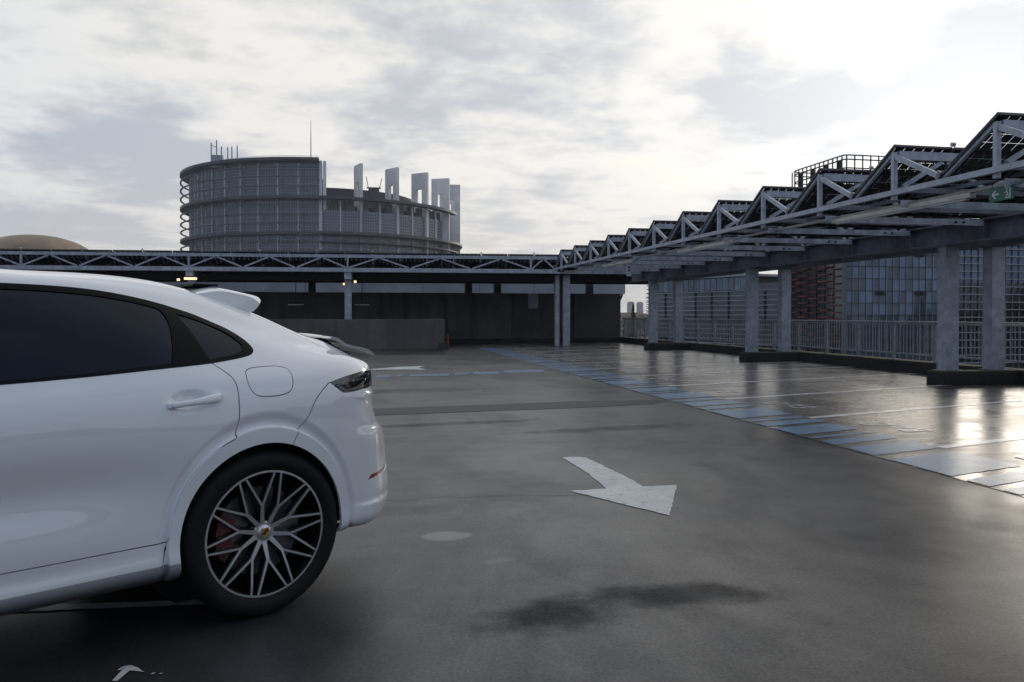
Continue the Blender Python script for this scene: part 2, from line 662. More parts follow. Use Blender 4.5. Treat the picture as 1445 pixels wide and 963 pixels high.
MAT['red_post'] = plain('red_post', (.20, .018, .016), .5, 0, .3)
MAT['warm_lamp'] = plain('warm_lamp', (.9, .8, .6), .5, emit=((1.0, .70, .34), 1.7))
MAT['tube_dim'] = plain('tube_dim', (.85, .84, .80), .35)
MAT['spoiler_gloss'] = plain('spoiler_gloss', (.33, .335, .35), .2, 0, coat=1.0)
MAT['warm_room'] = plain('warm_room', (.6, .55, .4), .6, emit=((1.0, .86, .45), .55))
mk_glass('curtain_glass', (.10, .125, .16), .06, .3)
mk_glass('blue_glass', (.15, .20, .30), .05, .4)
mk_glass('dark_glass', (.012, .015, .019), .08)
mk_glass('tower_glass', (.10, .125, .158), .12, .25, .5)
MAT['hoop'] = plain('hoop', (.065, .07, .073), .5, .3, .2, .2)
MAT['mullion'] = plain('mullion', (.34, .36, .39), .5, .2)
MAT['pale_fin'] = plain('pale_fin', (.68, .69, .73), .5)
MAT['louvre_white'] = plain('louvre_white', (.36, .37, .40), .5, 0, .1, .3)
MAT['louvre_red'] = plain('louvre_red', (.23, .036, .02), .55, 0, .35, .6)
MAT['facade_dark'] = plain('facade_dark', (.030, .032, .036), .6, 0, .3, .3)
MAT['facade_grey'] = plain('facade_grey', (.13, .135, .145), .6, 0, .2, .2)
MAT['dome_copper'] = plain('dome_copper', (.27, .18, .095), .55, .2, .35, .06)
MAT['city_blue'] = plain('city_blue', (.22, .23, .25), .7, 0, .1, .01)
MAT['city_pink'] = plain('city_pink', (.34, .27, .26), .7, 0, .1, .01)
MAT['city_wall'] = plain('city_wall', (.42, .38, .34), .8, 0, .3, .05)
MAT['city_roof'] = plain('city_roof', (.20, .09, .06), .8, 0, .3, .05)
MAT['leaf_dark'] = plain('leaf_dark', (.045, .062, .040), .8, 0, .45, .6)
MAT['leaf_dull'] = plain('leaf_dull', (.085, .082, .055), .8, 0, .45, .3)
MAT['bark'] = plain('bark', (.075, .06, .048), .9, 0, .3, 2.0)
# car
MAT['car_paint'] = plain('car_paint', (.82, .83, .85), .28, 0, coat=1.0)
MAT['car_paint'].node_tree.nodes['Principled BSDF'].inputs['Coat IOR'].default_value = 1.8
MAT['car_paint'].node_tree.nodes['Principled BSDF'].inputs['Coat Roughness'].default_value = 0.015
MAT['car_black'] = plain('car_black', (.004, .004, .0045), .35, 0, spec=.12)
MAT['car_trim'] = plain('car_trim', (.014, .014, .015), .38)
MAT['car_under'] = plain('car_under', (.006, .006, .006), .8)
MAT['valance'] = plain('valance', (.34, .345, .36), .35, coat=.5)
MAT['privacy_glass'] = plain('privacy_glass', (.002, .0022, .0026), .015, 0, spec=.42)
MAT['privacy_glass'].node_tree.nodes['Principled BSDF'].inputs['Specular Tint'].default_value = (.62, .72, .92, 1)  # blue of reflected cloud put into the specular colour of neutral glass
MAT['tyre'] = plain('tyre', (.009, .009, .0095), .75, 0, .25, 30.0, spec=.25)
MAT['rim_silver'] = plain('rim_silver', (.62, .62, .635), .24, .9, .06, 20.0)
MAT['rim_black'] = plain('rim_black', (.008, .008, .009), .22, 0, coat=.5)
MAT['disc'] = plain('disc', (.16, .16, .165), .4, .8)
MAT['caliper'] = plain('caliper', (.10, .005, .004), .35, 0, coat=.4)
MAT['gold'] = plain('gold', (.42, .30, .06), .35, .6)
MAT['crest_red'] = plain('crest_red', (.16, .012, .012), .4)
MAT['reflector_red'] = plain('reflector_red', (.20, .012, .010), .15, 0, coat=1.0)
MAT['lamp_dark'] = plain('lamp_dark', (.016, .014, .015), .15, 0, coat=1.0)
MAT['lamp_silver'] = plain('lamp_silver', (.55, .55, .57), .2, .7)
MAT['carbon'] = plain('carbon', (.020, .020, .021), .22, 0, coat=1.0)
MAT['plate'] = plain('plate', (.75, .75, .72), .4)
mk_clear('lens_clear')
# ------------------------------------------------------------------ the deck and the land around it
GROUND_Z = -9.0
g = MB().add([(-2500, -900, GROUND_Z), (2500, -900, GROUND_Z), (2500, 2600, GROUND_Z), (-2500, 2600, GROUND_Z)], [(0, 1, 2, 3)]).obj('ground', 'terrain')
tag(g, kind='structure')
deck = MB().box(-45, 13.75, -30, 42.0, -.6, 0).obj('deck', 'aisle')
tag(deck, kind='structure')
garage = MB().box(-44.8, 13.55, -29.8, 41.8, GROUND_Z - .5, -.602).obj('parking_garage', 'concrete_dark')
tag(garage, 'dark concrete body of the car park under the roof deck', 'building')
bays = MB().add([(5.05, -28, .004), (13.2, -28, .004), (13.2, 39.5, .004), (5.05, 39.5, .004)], [(0, 1, 2, 3)]).obj('bay_surface', 'bays', deck)


def ragged(poly, step=.05, amp=.006):
    out = []
    for (x0, y0), (x1, y1) in zip(poly, poly[1:] + poly[:1]):
        L_ = math.hypot(x1 - x0, y1 - y0)
        k = max(1, int(L_ / step))
        for i in range(k):
            t = i / k
            j = amp if i else 0
            out.append((x0 + (x1 - x0) * t + random.uniform(-j, j), y0 + (y1 - y0) * t + random.uniform(-j, j)))
    return out


def sheet(name, poly, z, mat, parent):
    poly = ragged(poly)
    n = len(poly)
    a = sum(poly[i][0] * poly[(i + 1) % n][1] - poly[(i + 1) % n][0] * poly[i][1] for i in range(n))
    if a < 0:
        poly = poly[::-1]
    return MB().add([(x, y, z) for x, y in poly], [tuple(range(n))]).obj(name, mat, parent)


def stroke(name, pts, w, z, mat, parent):
    mb = MB()
    for p, q in zip(pts[:-1], pts[1:]):
        d = Vector((q[0] - p[0], q[1] - p[1]))
        n = Vector((-d.y, d.x)).normalized() * (w / 2)
        e = d.normalized() * (w * .3)
        mb.add([(p[0] - n.x - e.x, p[1] - n.y - e.y, z), (q[0] - n.x + e.x, q[1] - n.y + e.y, z), (q[0] + n.x + e.x, q[1] + n.y + e.y, z), (p[0] + n.x - e.x, p[1] + n.y - e.y, z)], [(0, 1, 2, 3)])
        z += .0004
    return mb.obj(name, mat, parent)


# white direction arrow in the aisle
sheet('direction_arrow', [(2.01, 7.71), (2.10, 7.745), (2.18, 7.72), (2.24, 7.66), (2.285, 7.04), (2.31, 6.73), (2.32, 6.29), (2.61, 6.29), (2.16, 5.34), (1.69, 6.24), (2.0, 6.27), (2.03, 6.95)], .004, 'white_paint', deck)
# second arrow far down the aisle, seen edge on
sheet('direction_arrow', [(.0, 21.0), (.37, 21.15), (1.16, 22.0), (1.94, 22.3), (1.70, 21.55), (1.85, 20.7), (1.30, 20.95), (.37, 20.93)], .004, 'white_paint', deck)
# sealed joint across the aisle
sheet('sealed_joint', [(-6.0, 11.55), (.3, 12.29), (2.19, 12.52), (3.38, 12.69), (4.9, 12.7), (5.02, 12.5), (4.62, 12.1), (3.13, 11.78), (2.05, 11.69), (.28, 11.45), (-6.0, 10.75)], .004, 'tar', deck)
# blue dashes crossing the aisle
for x0, x1, y0, y1 in ((-.35, -.05, 18.2, 19.05), (.05, .38, 18.25, 19.1), (.53, .84, 18.29, 19.2), (.99, 1.14, 18.5, 19.2), (1.28, 2.21, 18.55, 19.31), (2.36, 2.71, 18.84, 19.55), (2.82, 3.48, 18.87, 19.75), (3.64, 4.68, 19.28, 20.15)):
    sk = .12
    sheet('blue_dash', [(x0 - .04, y0), (x1 - .06, y0 + .06), (x1 + .05, y1 + .02), (x0 + .03, y1 - .03)], .004, 'blue_paint', deck)
# blue strip between aisle and bays, cut into blocks by bare lines that run with the slanted bays
SL = .30
blocks = [(5.42, 5.60), (5.74, 6.0), (6.17, 7.01), (7.22, 7.71), (7.90, 8.17), (8.34, 8.44), (8.64, 9.18), (9.36, 9.65), (9.80, 9.95), (10.16, 10.98), (11.17, 11.40), (11.60, 12.09), (12.26, 12.49), (12.70, 13.49), (13.66, 13.79)]
yy = 13.96
pat = [.56, .27, .12, .80, .24, .47, .20]
i = 0
while yy < 33.5:
    blocks.append((yy, yy + pat[i % 7]))
    yy += pat[i % 7] + .185
    i += 1
yy = 5.26
while yy > -4:
    blocks.append((yy - pat[i % 7], yy))
    yy -= pat[i % 7] + .185
    i += 1
for y0, y1 in blocks:
    sheet('blue_block', [(5.07, y0), (6.05, y0 + SL * .98), (6.05, y1 + SL * .98), (5.07, y1)], .008, 'blue_paint', deck)
# slanted white bay lines, 2.5 m apart, with worn stencilled marks near the strip
GL = {'a': [[(0, .15), (0, .85), (.12, 1), (.45, 1), (.55, .85), (.55, .15), (.45, 0), (.12, 0), (0, .15)]],
      'b': [[(0, 1), (.5, 1), (.18, 0)], [(.1, .5), (.45, .5)]],
      'c': [[(0, .9), (.15, 1), (.45, 1), (.5, .8), (.3, .52), (.5, .3), (.45, 0), (.1, 0), (0, .12)]]}
for k in range(-3, 11):
    y = 7.53 + 2.505 * k
    if y > 33:
        continue
    x1 = 13.15 if k not in (2, 3) else 13.15
    w = .072
    sheet('bay_line', [(6.06, y - w), (x1, y + SL * (x1 - 6.06) - w), (x1, y + SL * (x1 - 6.06) + w), (6.06, y + w)], .0075, 'white_line', deck)
    # marks: three characters whose baseline runs along the strip
    for ci, ch in enumerate('abc'):
        for st in GL[ch]:
            pts = []
            for gx, gy in st:
                # character "up" points into the bay (+X), reading direction towards the camera (-Y)
                X = 6.38 + gy * .34 + ci * .055
                Y = y + 1.88 - (ci * .30 + gx * .40)
                pts.append((X, Y))
            stroke('stencil_mark', pts, .055, .0078, 'faint_paint', deck)
# paint remains in the foreground and the bay line running under the car
sheet('paint_fragment', [(-.905, 3.33), (-.885, 3.325), (-.862, 3.415), (-.80, 3.388), (-.815, 3.402), (-.835, 3.432), (-.875, 3.468), (-.902, 3.455), (-.912, 3.425), (-.893, 3.425)], .004, 'white_paint', deck)
sheet('paint_fragment', [(-.775, 3.363), (-.763, 3.363), (-.757, 3.373), (-.768, 3.375)], .004, 'white_paint', deck)
sheet('paint_fragment', [(-.742, 3.358), (-.735, 3.358), (-.73, 3.367), (-.739, 3.368)], .004, 'white_paint', deck)
sheet('bay_line', [(-1.62, 4.20), (-.60, 4.12), (-.60, 4.19), (-1.62, 4.28)], .004, 'faint_paint', deck)

# hairline cracks in the aisle
for (x0, y0, x1, y1, sd_) in ((-.1, 6.25, 2.1, 6.05, 1), (.2, 9.1, 3.6, 8.5, 3)):
    rk = random.Random(sd_)
    pts = []
    n_ = 26
    ox = oy_ = 0
    for k in range(n_ + 1):
        t = k / n_
        ox = ox * .8 + rk.gauss(0, .012)
        oy_ = oy_ * .8 + rk.gauss(0, .02)
        pts.append((x0 + (x1 - x0) * t + ox, y0 + (y1 - y0) * t + oy_))
    cm = MB()
    for k in range(n_):
        (a, b_), (c_, d_) = pts[k], pts[k + 1]
        w0, w1 = .003 * rk.uniform(.3, 1.3), .003 * rk.uniform(.3, 1.3)
        cm.add([(a, b_ - w0, .003), (c_, d_ - w1, .003), (c_, d_ + w1, .003), (a, b_ + w0, .003)], [(0, 1, 2, 3)])
    cm.obj('crack', 'soffit', deck)

# ------------------------------------------------------------------ kerb and railing on the right edge
kerb = MB().box(13.2, 13.75, -30, 39.35, .0, .26).obj('kerb', 'concrete_kerb', bevel=.02)
tag(kerb, kind='structure')
moss = MB().box(13.215, 13.70, -29.9, 39.3, .262, .28).obj('kerb_cap', 'moss_concrete', kerb)
fence = empty('railing', (13.36, 0, 0))
tag(fence, 'grey metal railing with thin upright bars along the right deck edge', 'railing')
me_post = MB().box(-.03, .03, -.035, .035, .28, 1.205).box(-.08, .08, -.1, .1, .281, .30).mesh('post', 'railing_metal')
me_bar = MB().box(-.008, .008, -.011, .011, .46, 1.16).mesh('baluster', 'railing_metal')
FY0, FY1, BAY = 2.0, 39.0, 1.48
ny = int((FY1 - FY0) / BAY)
for i in range(ny + 1):
    y = FY1 - i * BAY
    put('post', me_post, fence, (0, y, 0))
    if i < ny:
        MB().box(-.02, .02, y - BAY + .036, y - .036, .42, .46).box(-.02, .02, y - BAY + .036, y - .036, 1.16, 1.185).obj('rail', 'railing_metal', fence)
        for k in range(1, 12):
            put('baluster', me_bar, fence, (0, y - BAY * k / 12.0, 0))
MB().box(-.04, .04, FY0 - 1, FY1 + .3, 1.206, 1.245).obj('top_rail', 'galvanised', fence, bevel=.008)

# ------------------------------------------------------------------ solar canopies
Xc = 8.23
BL = 2.05
ZB = 3.315      # bottom chord
ZR = 3.93       # ridge of the frames


def pv_mesh(wx, ly):
    mb = MB()
    mb.box(-wx / 2 + .012, wx / 2 - .012, .012, ly - .012, .004, .010, 1)
    for (a, b_, c, d) in ((-wx / 2, wx / 2, 0, .03), (-wx / 2, wx / 2, ly - .03, ly), (-wx / 2, -wx / 2 + .03, .031, ly - .031), (wx / 2 - .03, wx / 2, .031, ly - .031)):
        mb.box(a, b_, c, d, -.022, .020, 0)
    return mb.mesh('solar_panel', ['pv_frame', 'pv'])


PW, PL = 1.02, 1.26
me_pv = pv_mesh(PW - .03, PL)
me_clamp = MB().tube([(-.03, 0, 0), (.03, 0, 0)], .035, 8).mesh('clamp', 'galvanised')
canopy = empty('solar_canopy', (0, 0, 0))
tag(canopy, 'long sawtooth solar panel canopy on steel columns over the right parking bays', 'canopy')
XE = 14.35
dy, dz = .98, ZR + .04 - (ZB + .03)
slope = math.atan2(dz, dy + .06)
me_dg = {}


def row(parent, x0, x1, yr, joints, endframe, npan):
    """one sawtooth row: ridge truss along X at y = yr, panels falling away towards +Y"""
    t = empty('truss_row', (0, yr, 0), 0, parent)
    MB().box(x0, x1, -.05, .05, ZR - .13, ZR).obj('top_chord', 'galvanised', t)
    MB().box(x0, x1, -.035, .035, ZB - .02 if endframe else ZB - .10, ZB + .06).obj('bottom_chord', 'galvanised_dark' if endframe else 'galvanised', t)
    for i, (a, b_) in enumerate(zip(joints[:-1], joints[1:])):
        m_ = (a + b_) / 2
        MB().beam((a + .05, 0, ZB + .07), (m_ - .04, 0, ZR - .135), .06, .06).obj('diagonal', 'galvanised', t)
        MB().beam((m_ + .04, 0, ZR - .135), (b_ - .05, 0, ZB + .07), .06, .06).obj('diagonal', 'galvanised', t)
    if endframe:
        xf = x0 - .055
        MB().box(xf - .033, xf + .033, -.035, .035, ZB - .14, ZR - .02).obj('post', 'galvanised', t)
        MB().beam((xf, .05, ZR - .05), (xf, dy + .02, ZB + .02), .05, .07).obj('end_brace', 'galvanised', t)
        MB().beam((xf, -.05, ZR - .10), (xf, -(BL - dy) + .05, ZB + .05), .05, .075).obj('end_brace', 'galvanised', t)
    w = (x1 - x0 + .24) / npan
    me = me_pv
    for i in range(npan):
        p = put('solar_panel', me, t, (x0 - .12 + w * (i + .5), -.07, ZR + .075), (-slope, 0, 0), (w / PW, 1, 1))
        if i % 2 == 1:
            put('clamp', me_clamp, t, (x0 - .12 + w * i, -.06, ZR + .13))
    return t


valleys = [32.75 - BL * n for n in range(0, 16)]
for n, yv in enumerate(valleys):
    row(canopy, Xc + .055, XE, yv - dy, [Xc + .1, Xc + 1.65, Xc + 3.2, Xc + 4.6, XE - .05], True, 6)
# continuous bottom chord along the front edge, gusset at every valley
ys0, ys1 = valleys[-1] - 1.2, valleys[0] + .25
MB().box(Xc - .075, Xc - .005, ys0, ys1, ZB - .075, ZB + .005).obj('edge_chord', 'galvanised', canopy)
me_gus = MB().box(-.03, .03, -.035, .035, -.06, .06).mesh('gusset', 'galvanised_dark')
for yv in valleys:
    put('gusset', me_gus, canopy, (Xc - .04, yv + .03, ZB + .06), (0.5, 0, 0))
# two girders with web stiffeners, columns and plinths
for xg in (11.74, 12.80):
    gd = MB()
    gd.hbeam((xg, ys0, 3.0), (xg, ys1 + .3, 3.0), .30, .42, .03, .02)
    gd.obj('girder', 'galvanised_dark', canopy)
    me_st = MB().box(-.14, .14, -.008, .008, 2.822, 3.178).mesh('stiffener', 'galvanised_dark')
    for yv in valleys:
        put('stiffener', me_st, canopy, (xg, yv - dy, 0))
# rafters fastened to the girder flank with paired bolts
me_bolt = MB().tube([(0, -.012, 0), (0, .012, 0)], .022, 8).mesh('bolt', 'dark_metal')
for yv in valleys:
    for xb in (10.98, 11.15):
        put('bolt', me_bolt, canopy, (xb, yv - dy - .047, 3.12))
    MB().box(Xc + .1, 11.585, yv - dy - .035, yv - dy - .015, 3.065, 3.175).obj('rafter', 'galvanised', canopy)
for yc in (6.2, 14.4, 22.6, 30.8):
    for xg in (11.74, 12.80):
        c = MB()
        # H column, flanges facing along the row
        c.box(xg - .15, xg + .15, yc - .125, yc - .105, .293, 2.77)
        c.box(xg - .15, xg + .15, yc + .105, yc + .125, .293, 2.77)
        c.box(xg - .146, xg - .126, yc - .104, yc + .104, .293, 2.77)
        c.box(xg + .126, xg + .146, yc - .104, yc + .104, .293, 2.77)
        o = c.obj('column', 'galvanised', canopy)
        MB().box(xg - .20, xg + .20, yc - .17, yc + .17, .277, .292).box(xg - .2, xg + .2, yc - .17, yc + .17, 2.772, 2.788).obj('base_plate', 'galvanised_dark', canopy)
    MB().box(11.44, 13.19, yc - .24, yc + .24, 0, .245).obj('plinth', 'concrete_kerb', canopy, bevel=.02)
    MB().box(11.46, 13.17, yc - .22, yc + .22, .247, .275).obj('plinth_cap', 'moss_concrete', canopy, bevel=.02)
# purlins seen under the roof
for xp in (9.35, 10.5, 12.3, 13.7):
    MB().box(xp - .03, xp + .03, ys0, ys1, ZB + .062, ZB + .12).obj('purlin', 'galvanised_dark', canopy)

# cable tray with strip lights under the canopy edge
tray = empty('cable_tray', (8.50, 0, 3.12))
tag(tray, 'long beige cable tray with strip lights hung below the right canopy edge', 'cable tray')
MB().box(-.035, .035, ys0, ys1, -.012, .03).obj('tray_rail', 'tray', tray)
for y0, y1 in ((3.1, 6.3), (7.2, 7.7), (9.95, 13.3), (17.2, 20.4), (23.9, 27.0)):
    o = MB().box(-.055, .055, y0, y1, -.085, -.014).obj('strip_light', 'lamp_white', tray, bevel=.01)
    MB().box(-.03, .03, y0 + .1, y1 - .1, -.105, -.086).obj('diffuser', 'tube_dim', o)
for k in range(15):
    MB().box(-.006, .006, 3.2 + k * 2.05 - .006, 3.2 + k * 2.05 + .006, .031, .1).obj('hanger', 'dark_metal', tray)
sg = empty('exit_sign', (8.42, 9.35, 3.0))
sg.scale = (.88, .88, .88)
tag(sg, 'green emergency exit sign with white arrow hanging under the right canopy', 'sign')
MB().box(-.012, .012, -.235, .235, -.105, .105).obj('sign_board', 'sign_green', sg, bevel=.004)
for y in (-.18, .18):
    MB().box(-.004, .004, y - .004, y + .004, .106, .16).obj('hanger', 'dark_metal', sg)
ar = MB()
# face looks towards -X: on it, left of the picture is +Y
ar.beam((-.0135, .165, 0), (-.0135, .035, 0), .003, .026)
ar.beam((-.0145, .165, 0), (-.0145, .10, .062), .003, .026)
ar.beam((-.0155, .165, 0), (-.0155, .10, -.062), .003, .026)
ar.obj('arrow', 'sign_white', sg)
pg = MB()
# doorway frame with a running figure
pg.box(-.0150, -.0125, -.185, -.165, -.08, .08).box(-.0150, -.0125, -.164, -.075, .066, .08)
pg.box(-.0150, -.0125, -.164, -.075, -.08, -.066).box(-.0150, -.0125, -.13, -.105, .032, .055)
pg.beam((-.0165, -.115, .03), (-.0165, -.135, -.02), .003, .024)
pg.beam((-.0175, -.135, -.02), (-.0175, -.10, -.055), .003, .015)
pg.beam((-.0185, -.135, -.02), (-.0185, -.152, -.058), .003, .015)
pg.beam((-.0195, -.118, .02), (-.0195, -.08, .002), .003, .013)
pg.obj('running_figure', 'sign_white', sg)
hs = empty('hanging_sign', (8.5, 24.4, 2.85))
tag(hs, 'narrow white hanging sign with blue letters under the far canopy end', 'sign')
MB().box(-.07, .07, -.015, .015, -.24, .24).obj('sign_board', 'sign_white', hs)
MB().box(-.004, .004, -.004, .004, .241, .262).obj('hanger', 'dark_metal', hs)
lt = MB()
for z in (.035, -.06):
    lt.box(-.04, -.015, -.019, -.0155, z - .03, z + .03).box(.015, .04, -.019, -.0155, z - .03, z + .03)
    lt.box(-.0148, .0148, -.019, -.0155, z - .012, z + .012)
lt.obj('lettering', 'sign_blue', hs)

# far canopy crossing the view
FR = math.radians(-3.0)
far = empty('solar_canopy', (8.2, 34.55, 0), FR)
tag(far, 'long low solar canopy with zigzag truss in front of the round glass tower', 'canopy')
JX = [-.62 - 2.6 * k for k in range(3)] + [-8.42 - 2.13 * k for k in range(0, 15)]
for rI in range(3):
    row(far, JX[-1] - .1, 6.1 if rI else .55, rI * 2.05, sorted(JX + [.5]), False, 38 if rI else 34)
for xx in (JX[0], JX[3], JX[6], JX[9], JX[12], JX[15]):
    MB().box(xx - .035, xx + .035, -.052, .052, ZB + .062, ZR - .132).obj('post', 'galvanised', far)
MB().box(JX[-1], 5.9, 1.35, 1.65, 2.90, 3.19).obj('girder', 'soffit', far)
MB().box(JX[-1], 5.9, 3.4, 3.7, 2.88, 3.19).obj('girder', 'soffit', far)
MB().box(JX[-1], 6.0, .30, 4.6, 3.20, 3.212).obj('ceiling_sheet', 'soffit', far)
for xx in (JX[3], JX[6], JX[9], JX[12], JX[15]):
    MB().box(xx - .15, xx + .15, .07, 4.4, 2.90, 3.195).obj('cross_beam', 'galvanised', far)
    MB().box(xx - .16, xx + .12, .5, .8, .02, 2.895).obj('column', 'galvanised', far)
for xx, w in ((.68, .09), (1.1, .15)):
    MB().box(xx - w, xx + w, .6, .9, .02, 3.19).obj('column', 'galvanised', far)

# ------------------------------------------------------------------ walls behind the far canopy
bw = empty('back_wall', (0, 39.75, 0))
tag(bw, 'dark stained concrete wall under the far canopy', 'wall')
xs = [-40, -34, -28, -22, -16, -10, -4.2, 1.6, 7.72, 13.42]
for i, (a, b_) in enumerate(zip(xs[:-1], xs[1:])):
    off = -.12 if i % 2 == 1 else 0
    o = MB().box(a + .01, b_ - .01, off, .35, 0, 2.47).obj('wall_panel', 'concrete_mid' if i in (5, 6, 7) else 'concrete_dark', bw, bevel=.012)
MB().box(-40, 13.4, -.30, -.125, 0, .22).obj('base_kerb', 'concrete_kerb', bw)
for xx in (-1.9, 5.6, 7.05, 10.4, 11.8):
    MB().box(xx - .17, xx + .17, .02, .33, 2.472, 3.15).obj('roof_stub', 'soffit', bw)
mk_pipe = MB().tube([(11.0, -.06, .3), (11.0, -.06, 2.4)], .05, 8).obj('drain_pipe', 'concrete_mid', bw)
box_ = MB().box(8.55, 9.05, -.22, -.121, 1.72, 2.44).obj('service_box', 'cladding', None, bevel=.01)
box_.location = (0, 39.75, 0)
tag(box_, 'pale grey service box fixed high on the dark back wall', 'box')
band = empty('roof_edge', (0, 41.6, 0))
tag(band, 'pale metal clad roof edge running above the dark back wall', 'building')
x = -40.0
while x < 13.9:
    x2 = min(x + 2.9, 14.3)
    MB().box(x + .012, x2 - .012, 0, .05, 2.52, 3.22).obj('cladding_panel', 'cladding', band)
    x = x2
MB().add([(13.0, .06, 2.52), (14.3, .06, 2.52), (14.3, .06, 3.2), (13.0, .06, 3.2), (13.0, 6, 2.52), (14.55, 6, 2.3), (14.55, 6, 3.2), (13.0, 6, 3.2)],
         [(0, 1, 2, 3), (1, 5, 6, 2), (4, 7, 6, 5), (3, 2, 6, 7), (0, 4, 5, 1), (0, 3, 7, 4)]).obj('end_panel', 'cladding', band)
MB().box(-40, 13.0, .06, 12, -8.9, 3.1).obj('hall', 'facade_grey', band)
MB().beam((14.3, .5, 2.5), (13.7, .5, 1.2), .06, .1).obj('stay', 'dark_metal', band)
rw = empty('ramp_wall', (0, 33.1, 0))
tag(rw, 'low pale concrete ramp wall standing before the dark back wall', 'wall')
for a, b_ in ((-14, -9.2), (-9.2, -4.6), (-4.6, -.05), (-.05, 3.68)):
    MB().box(a + .006, b_ - .006, 0, .22, 0, 1.22).obj('wall_panel', 'concrete_mid', rw, bevel=.012)
MB().box(3.45, 3.68, .222, 4.5, 0, 1.22).obj('wall_panel', 'concrete_mid', rw, bevel=.012)
rp = empty('marker_post', (3.78, 32.95, 0))
tag(rp, 'short red marker post at the end of the ramp wall', 'post')
MB().tube([(0, 0, 0), (0, 0, .55)], .045, 10).obj('post', 'red_post', rp, smooth=True, auto=40)
MB().tube([(0, 0, .551), (0, 0, .60)], [.047, .03], 10).obj('cap', 'red_post', rp, smooth=True, auto=40)
MB().box(-.35, -.06, -.15, .1, 0, .25).obj('foot_block', 'soffit', rp)


def wall_light(x, z, lit, label):
    t = empty('wall_light', (x, 38.35 if not lit else 39.55, z))
    tag(t, label, 'lamp', 'strip lights under the far canopy')
    MB().box(-.36, .36, -.05, .05, .03, .10).obj('housing', 'dark_metal', t)
    MB().tube([(-.34, 0, 0), (.34, 0, 0)], .03, 10).obj('tube', 'tube_dim', t, smooth=True, auto=40)
    MB().box(-.02, .02, -.03, .03, .101, 1.0).obj('hanger', 'dark_metal', t)


wall_light(-2.55, 1.86, False, 'unlit strip light on the back wall left of the far column')
wall_light(.42, 1.86, False, 'unlit strip light on the back wall right of the far column')


def bulkhead(x, y, z, wd, label):
    t = empty('canopy_lamp', (x, y, z))
    tag(t, label, 'lamp', 'small lit lamps under the far canopy')
    MB().box(-wd / 2, wd / 2, -.05, .05, .05, .10).obj('housing', 'dark_metal', t)
    MB().box(-wd / 2 + .01, wd / 2 - .01, -.04, .04, -.04, .049).obj('diffuser', 'warm_lamp', t)


bulkhead(-6.45, 34.9, 2.86, .50, 'small glowing strip lamp above the car roof spoiler')
bulkhead(-7.05, 35.6, 2.84, .12, 'tiny glowing lamp just above the car roof')
bulkhead(-.36, 35.9, 2.72, .12, 'tiny glowing lamp left of the far column head')
bulkhead(.10, 35.3, 2.80, .12, 'tiny glowing lamp right of the far column head')
HAZE = 0.00028
# ------------------------------------------------------------------ round parliament tower beyond the deck
TX, TY = -11.2, 338.6
RG, RH = 50.5, 54.2
tower = empty('round_tower', (TX, TY, GROUND_Z))
tag(tower, 'huge round glass tower with hoops and upright concrete fins', 'tower')


def T(z):
    return z - GROUND_Z


def arc(mb, r0, r1, z0, z1, a0, a1, n, mi=0):
    """solid ring segment"""
    vs, fs = [], []
    for k in range(n + 1):
        a = a0 + (a1 - a0) * k / n
        c, s = math.cos(a), math.sin(a)
        vs += [(r0 * c, r0 * s, z0), (r1 * c, r1 * s, z0), (r1 * c, r1 * s, z1), (r0 * c, r0 * s, z1)]
    for k in range(n):
        o, p = 4 * k, 4 * k + 4
        for i in range(4):
            j = (i + 1) % 4
            fs.append((o + i, p + i, p + j, o + j))
    fs += [(3, 2, 1, 0), tuple(4 * n + i for i in range(4))]
    return mb.add(vs, fs, mi)


D = math.radians
CUT = D(-90)                       # the high drum ends on the side facing the car park
HL0, HL1 = D(-270), CUT            # left, high half
LO0, LO1 = CUT, D(-2)              # right, low half
arc(MB(), RG - 8, RG, T(-9), T(54.6), HL0, HL1, 60).obj('glass_drum', 'tower_glass', tower)
arc(MB(), RG - 8, RG, T(-9), T(37.6), LO0 + .001, LO1, 40).obj('glass_drum', 'tower_glass', tower)
arc(MB(), 30, 36, T(-9), T(47.4), D(-92), D(20), 40).obj('inner_drum', 'facade_dark', tower)
arc(MB(), RG - 8.5, RG + .6, T(-9), T(54.3), CUT, CUT + D(1.0), 1).obj('end_wall', 'pale_fin', tower)
for a in range(-86, -22, 6):       # attic openings: short piers carry the ring over the low half
    arc(MB(), RG - 3, RG - 1.0, T(37.6), T(41.2), D(a), D(a + 2.6), 2).obj('pier', 'hoop', tower)
arc(MB(), RG - 6, RG - 3.5, T(37.6), T(39.5), D(-89), D(-28), 24).obj('attic_wall', 'dark_glass', tower)
# hoops standing off the glass
hz = [54.8, 51.6, 48.4, 45.2, 41.9, 38.8, 35.7, 32.7, 29.7, 26.5, 23.4, 20.3]
for z in hz:
    thick = z in (54.8, 41.9, 29.7)
    hh, inn = (.95, 1.2) if thick else (.34, 3.1)
    arc(MB(), RG + inn if not thick else RG + .05, RH, T(z - hh), T(z), HL0, HL1 if z > 42 else D(-89.9), 72).obj('hoop', 'hoop', tower)
for z, a1 in ((41.9, D(-16)), (29.7, D(8)), (26.5, D(8)), (23.4, D(8))):
    arc(MB(), RG + .05, RH + (1.5 if z == 29.7 else 0), T(z - (.9 if z > 29 else .4)), T(z), LO0 + .002, a1, 50).obj('hoop', 'hoop', tower)
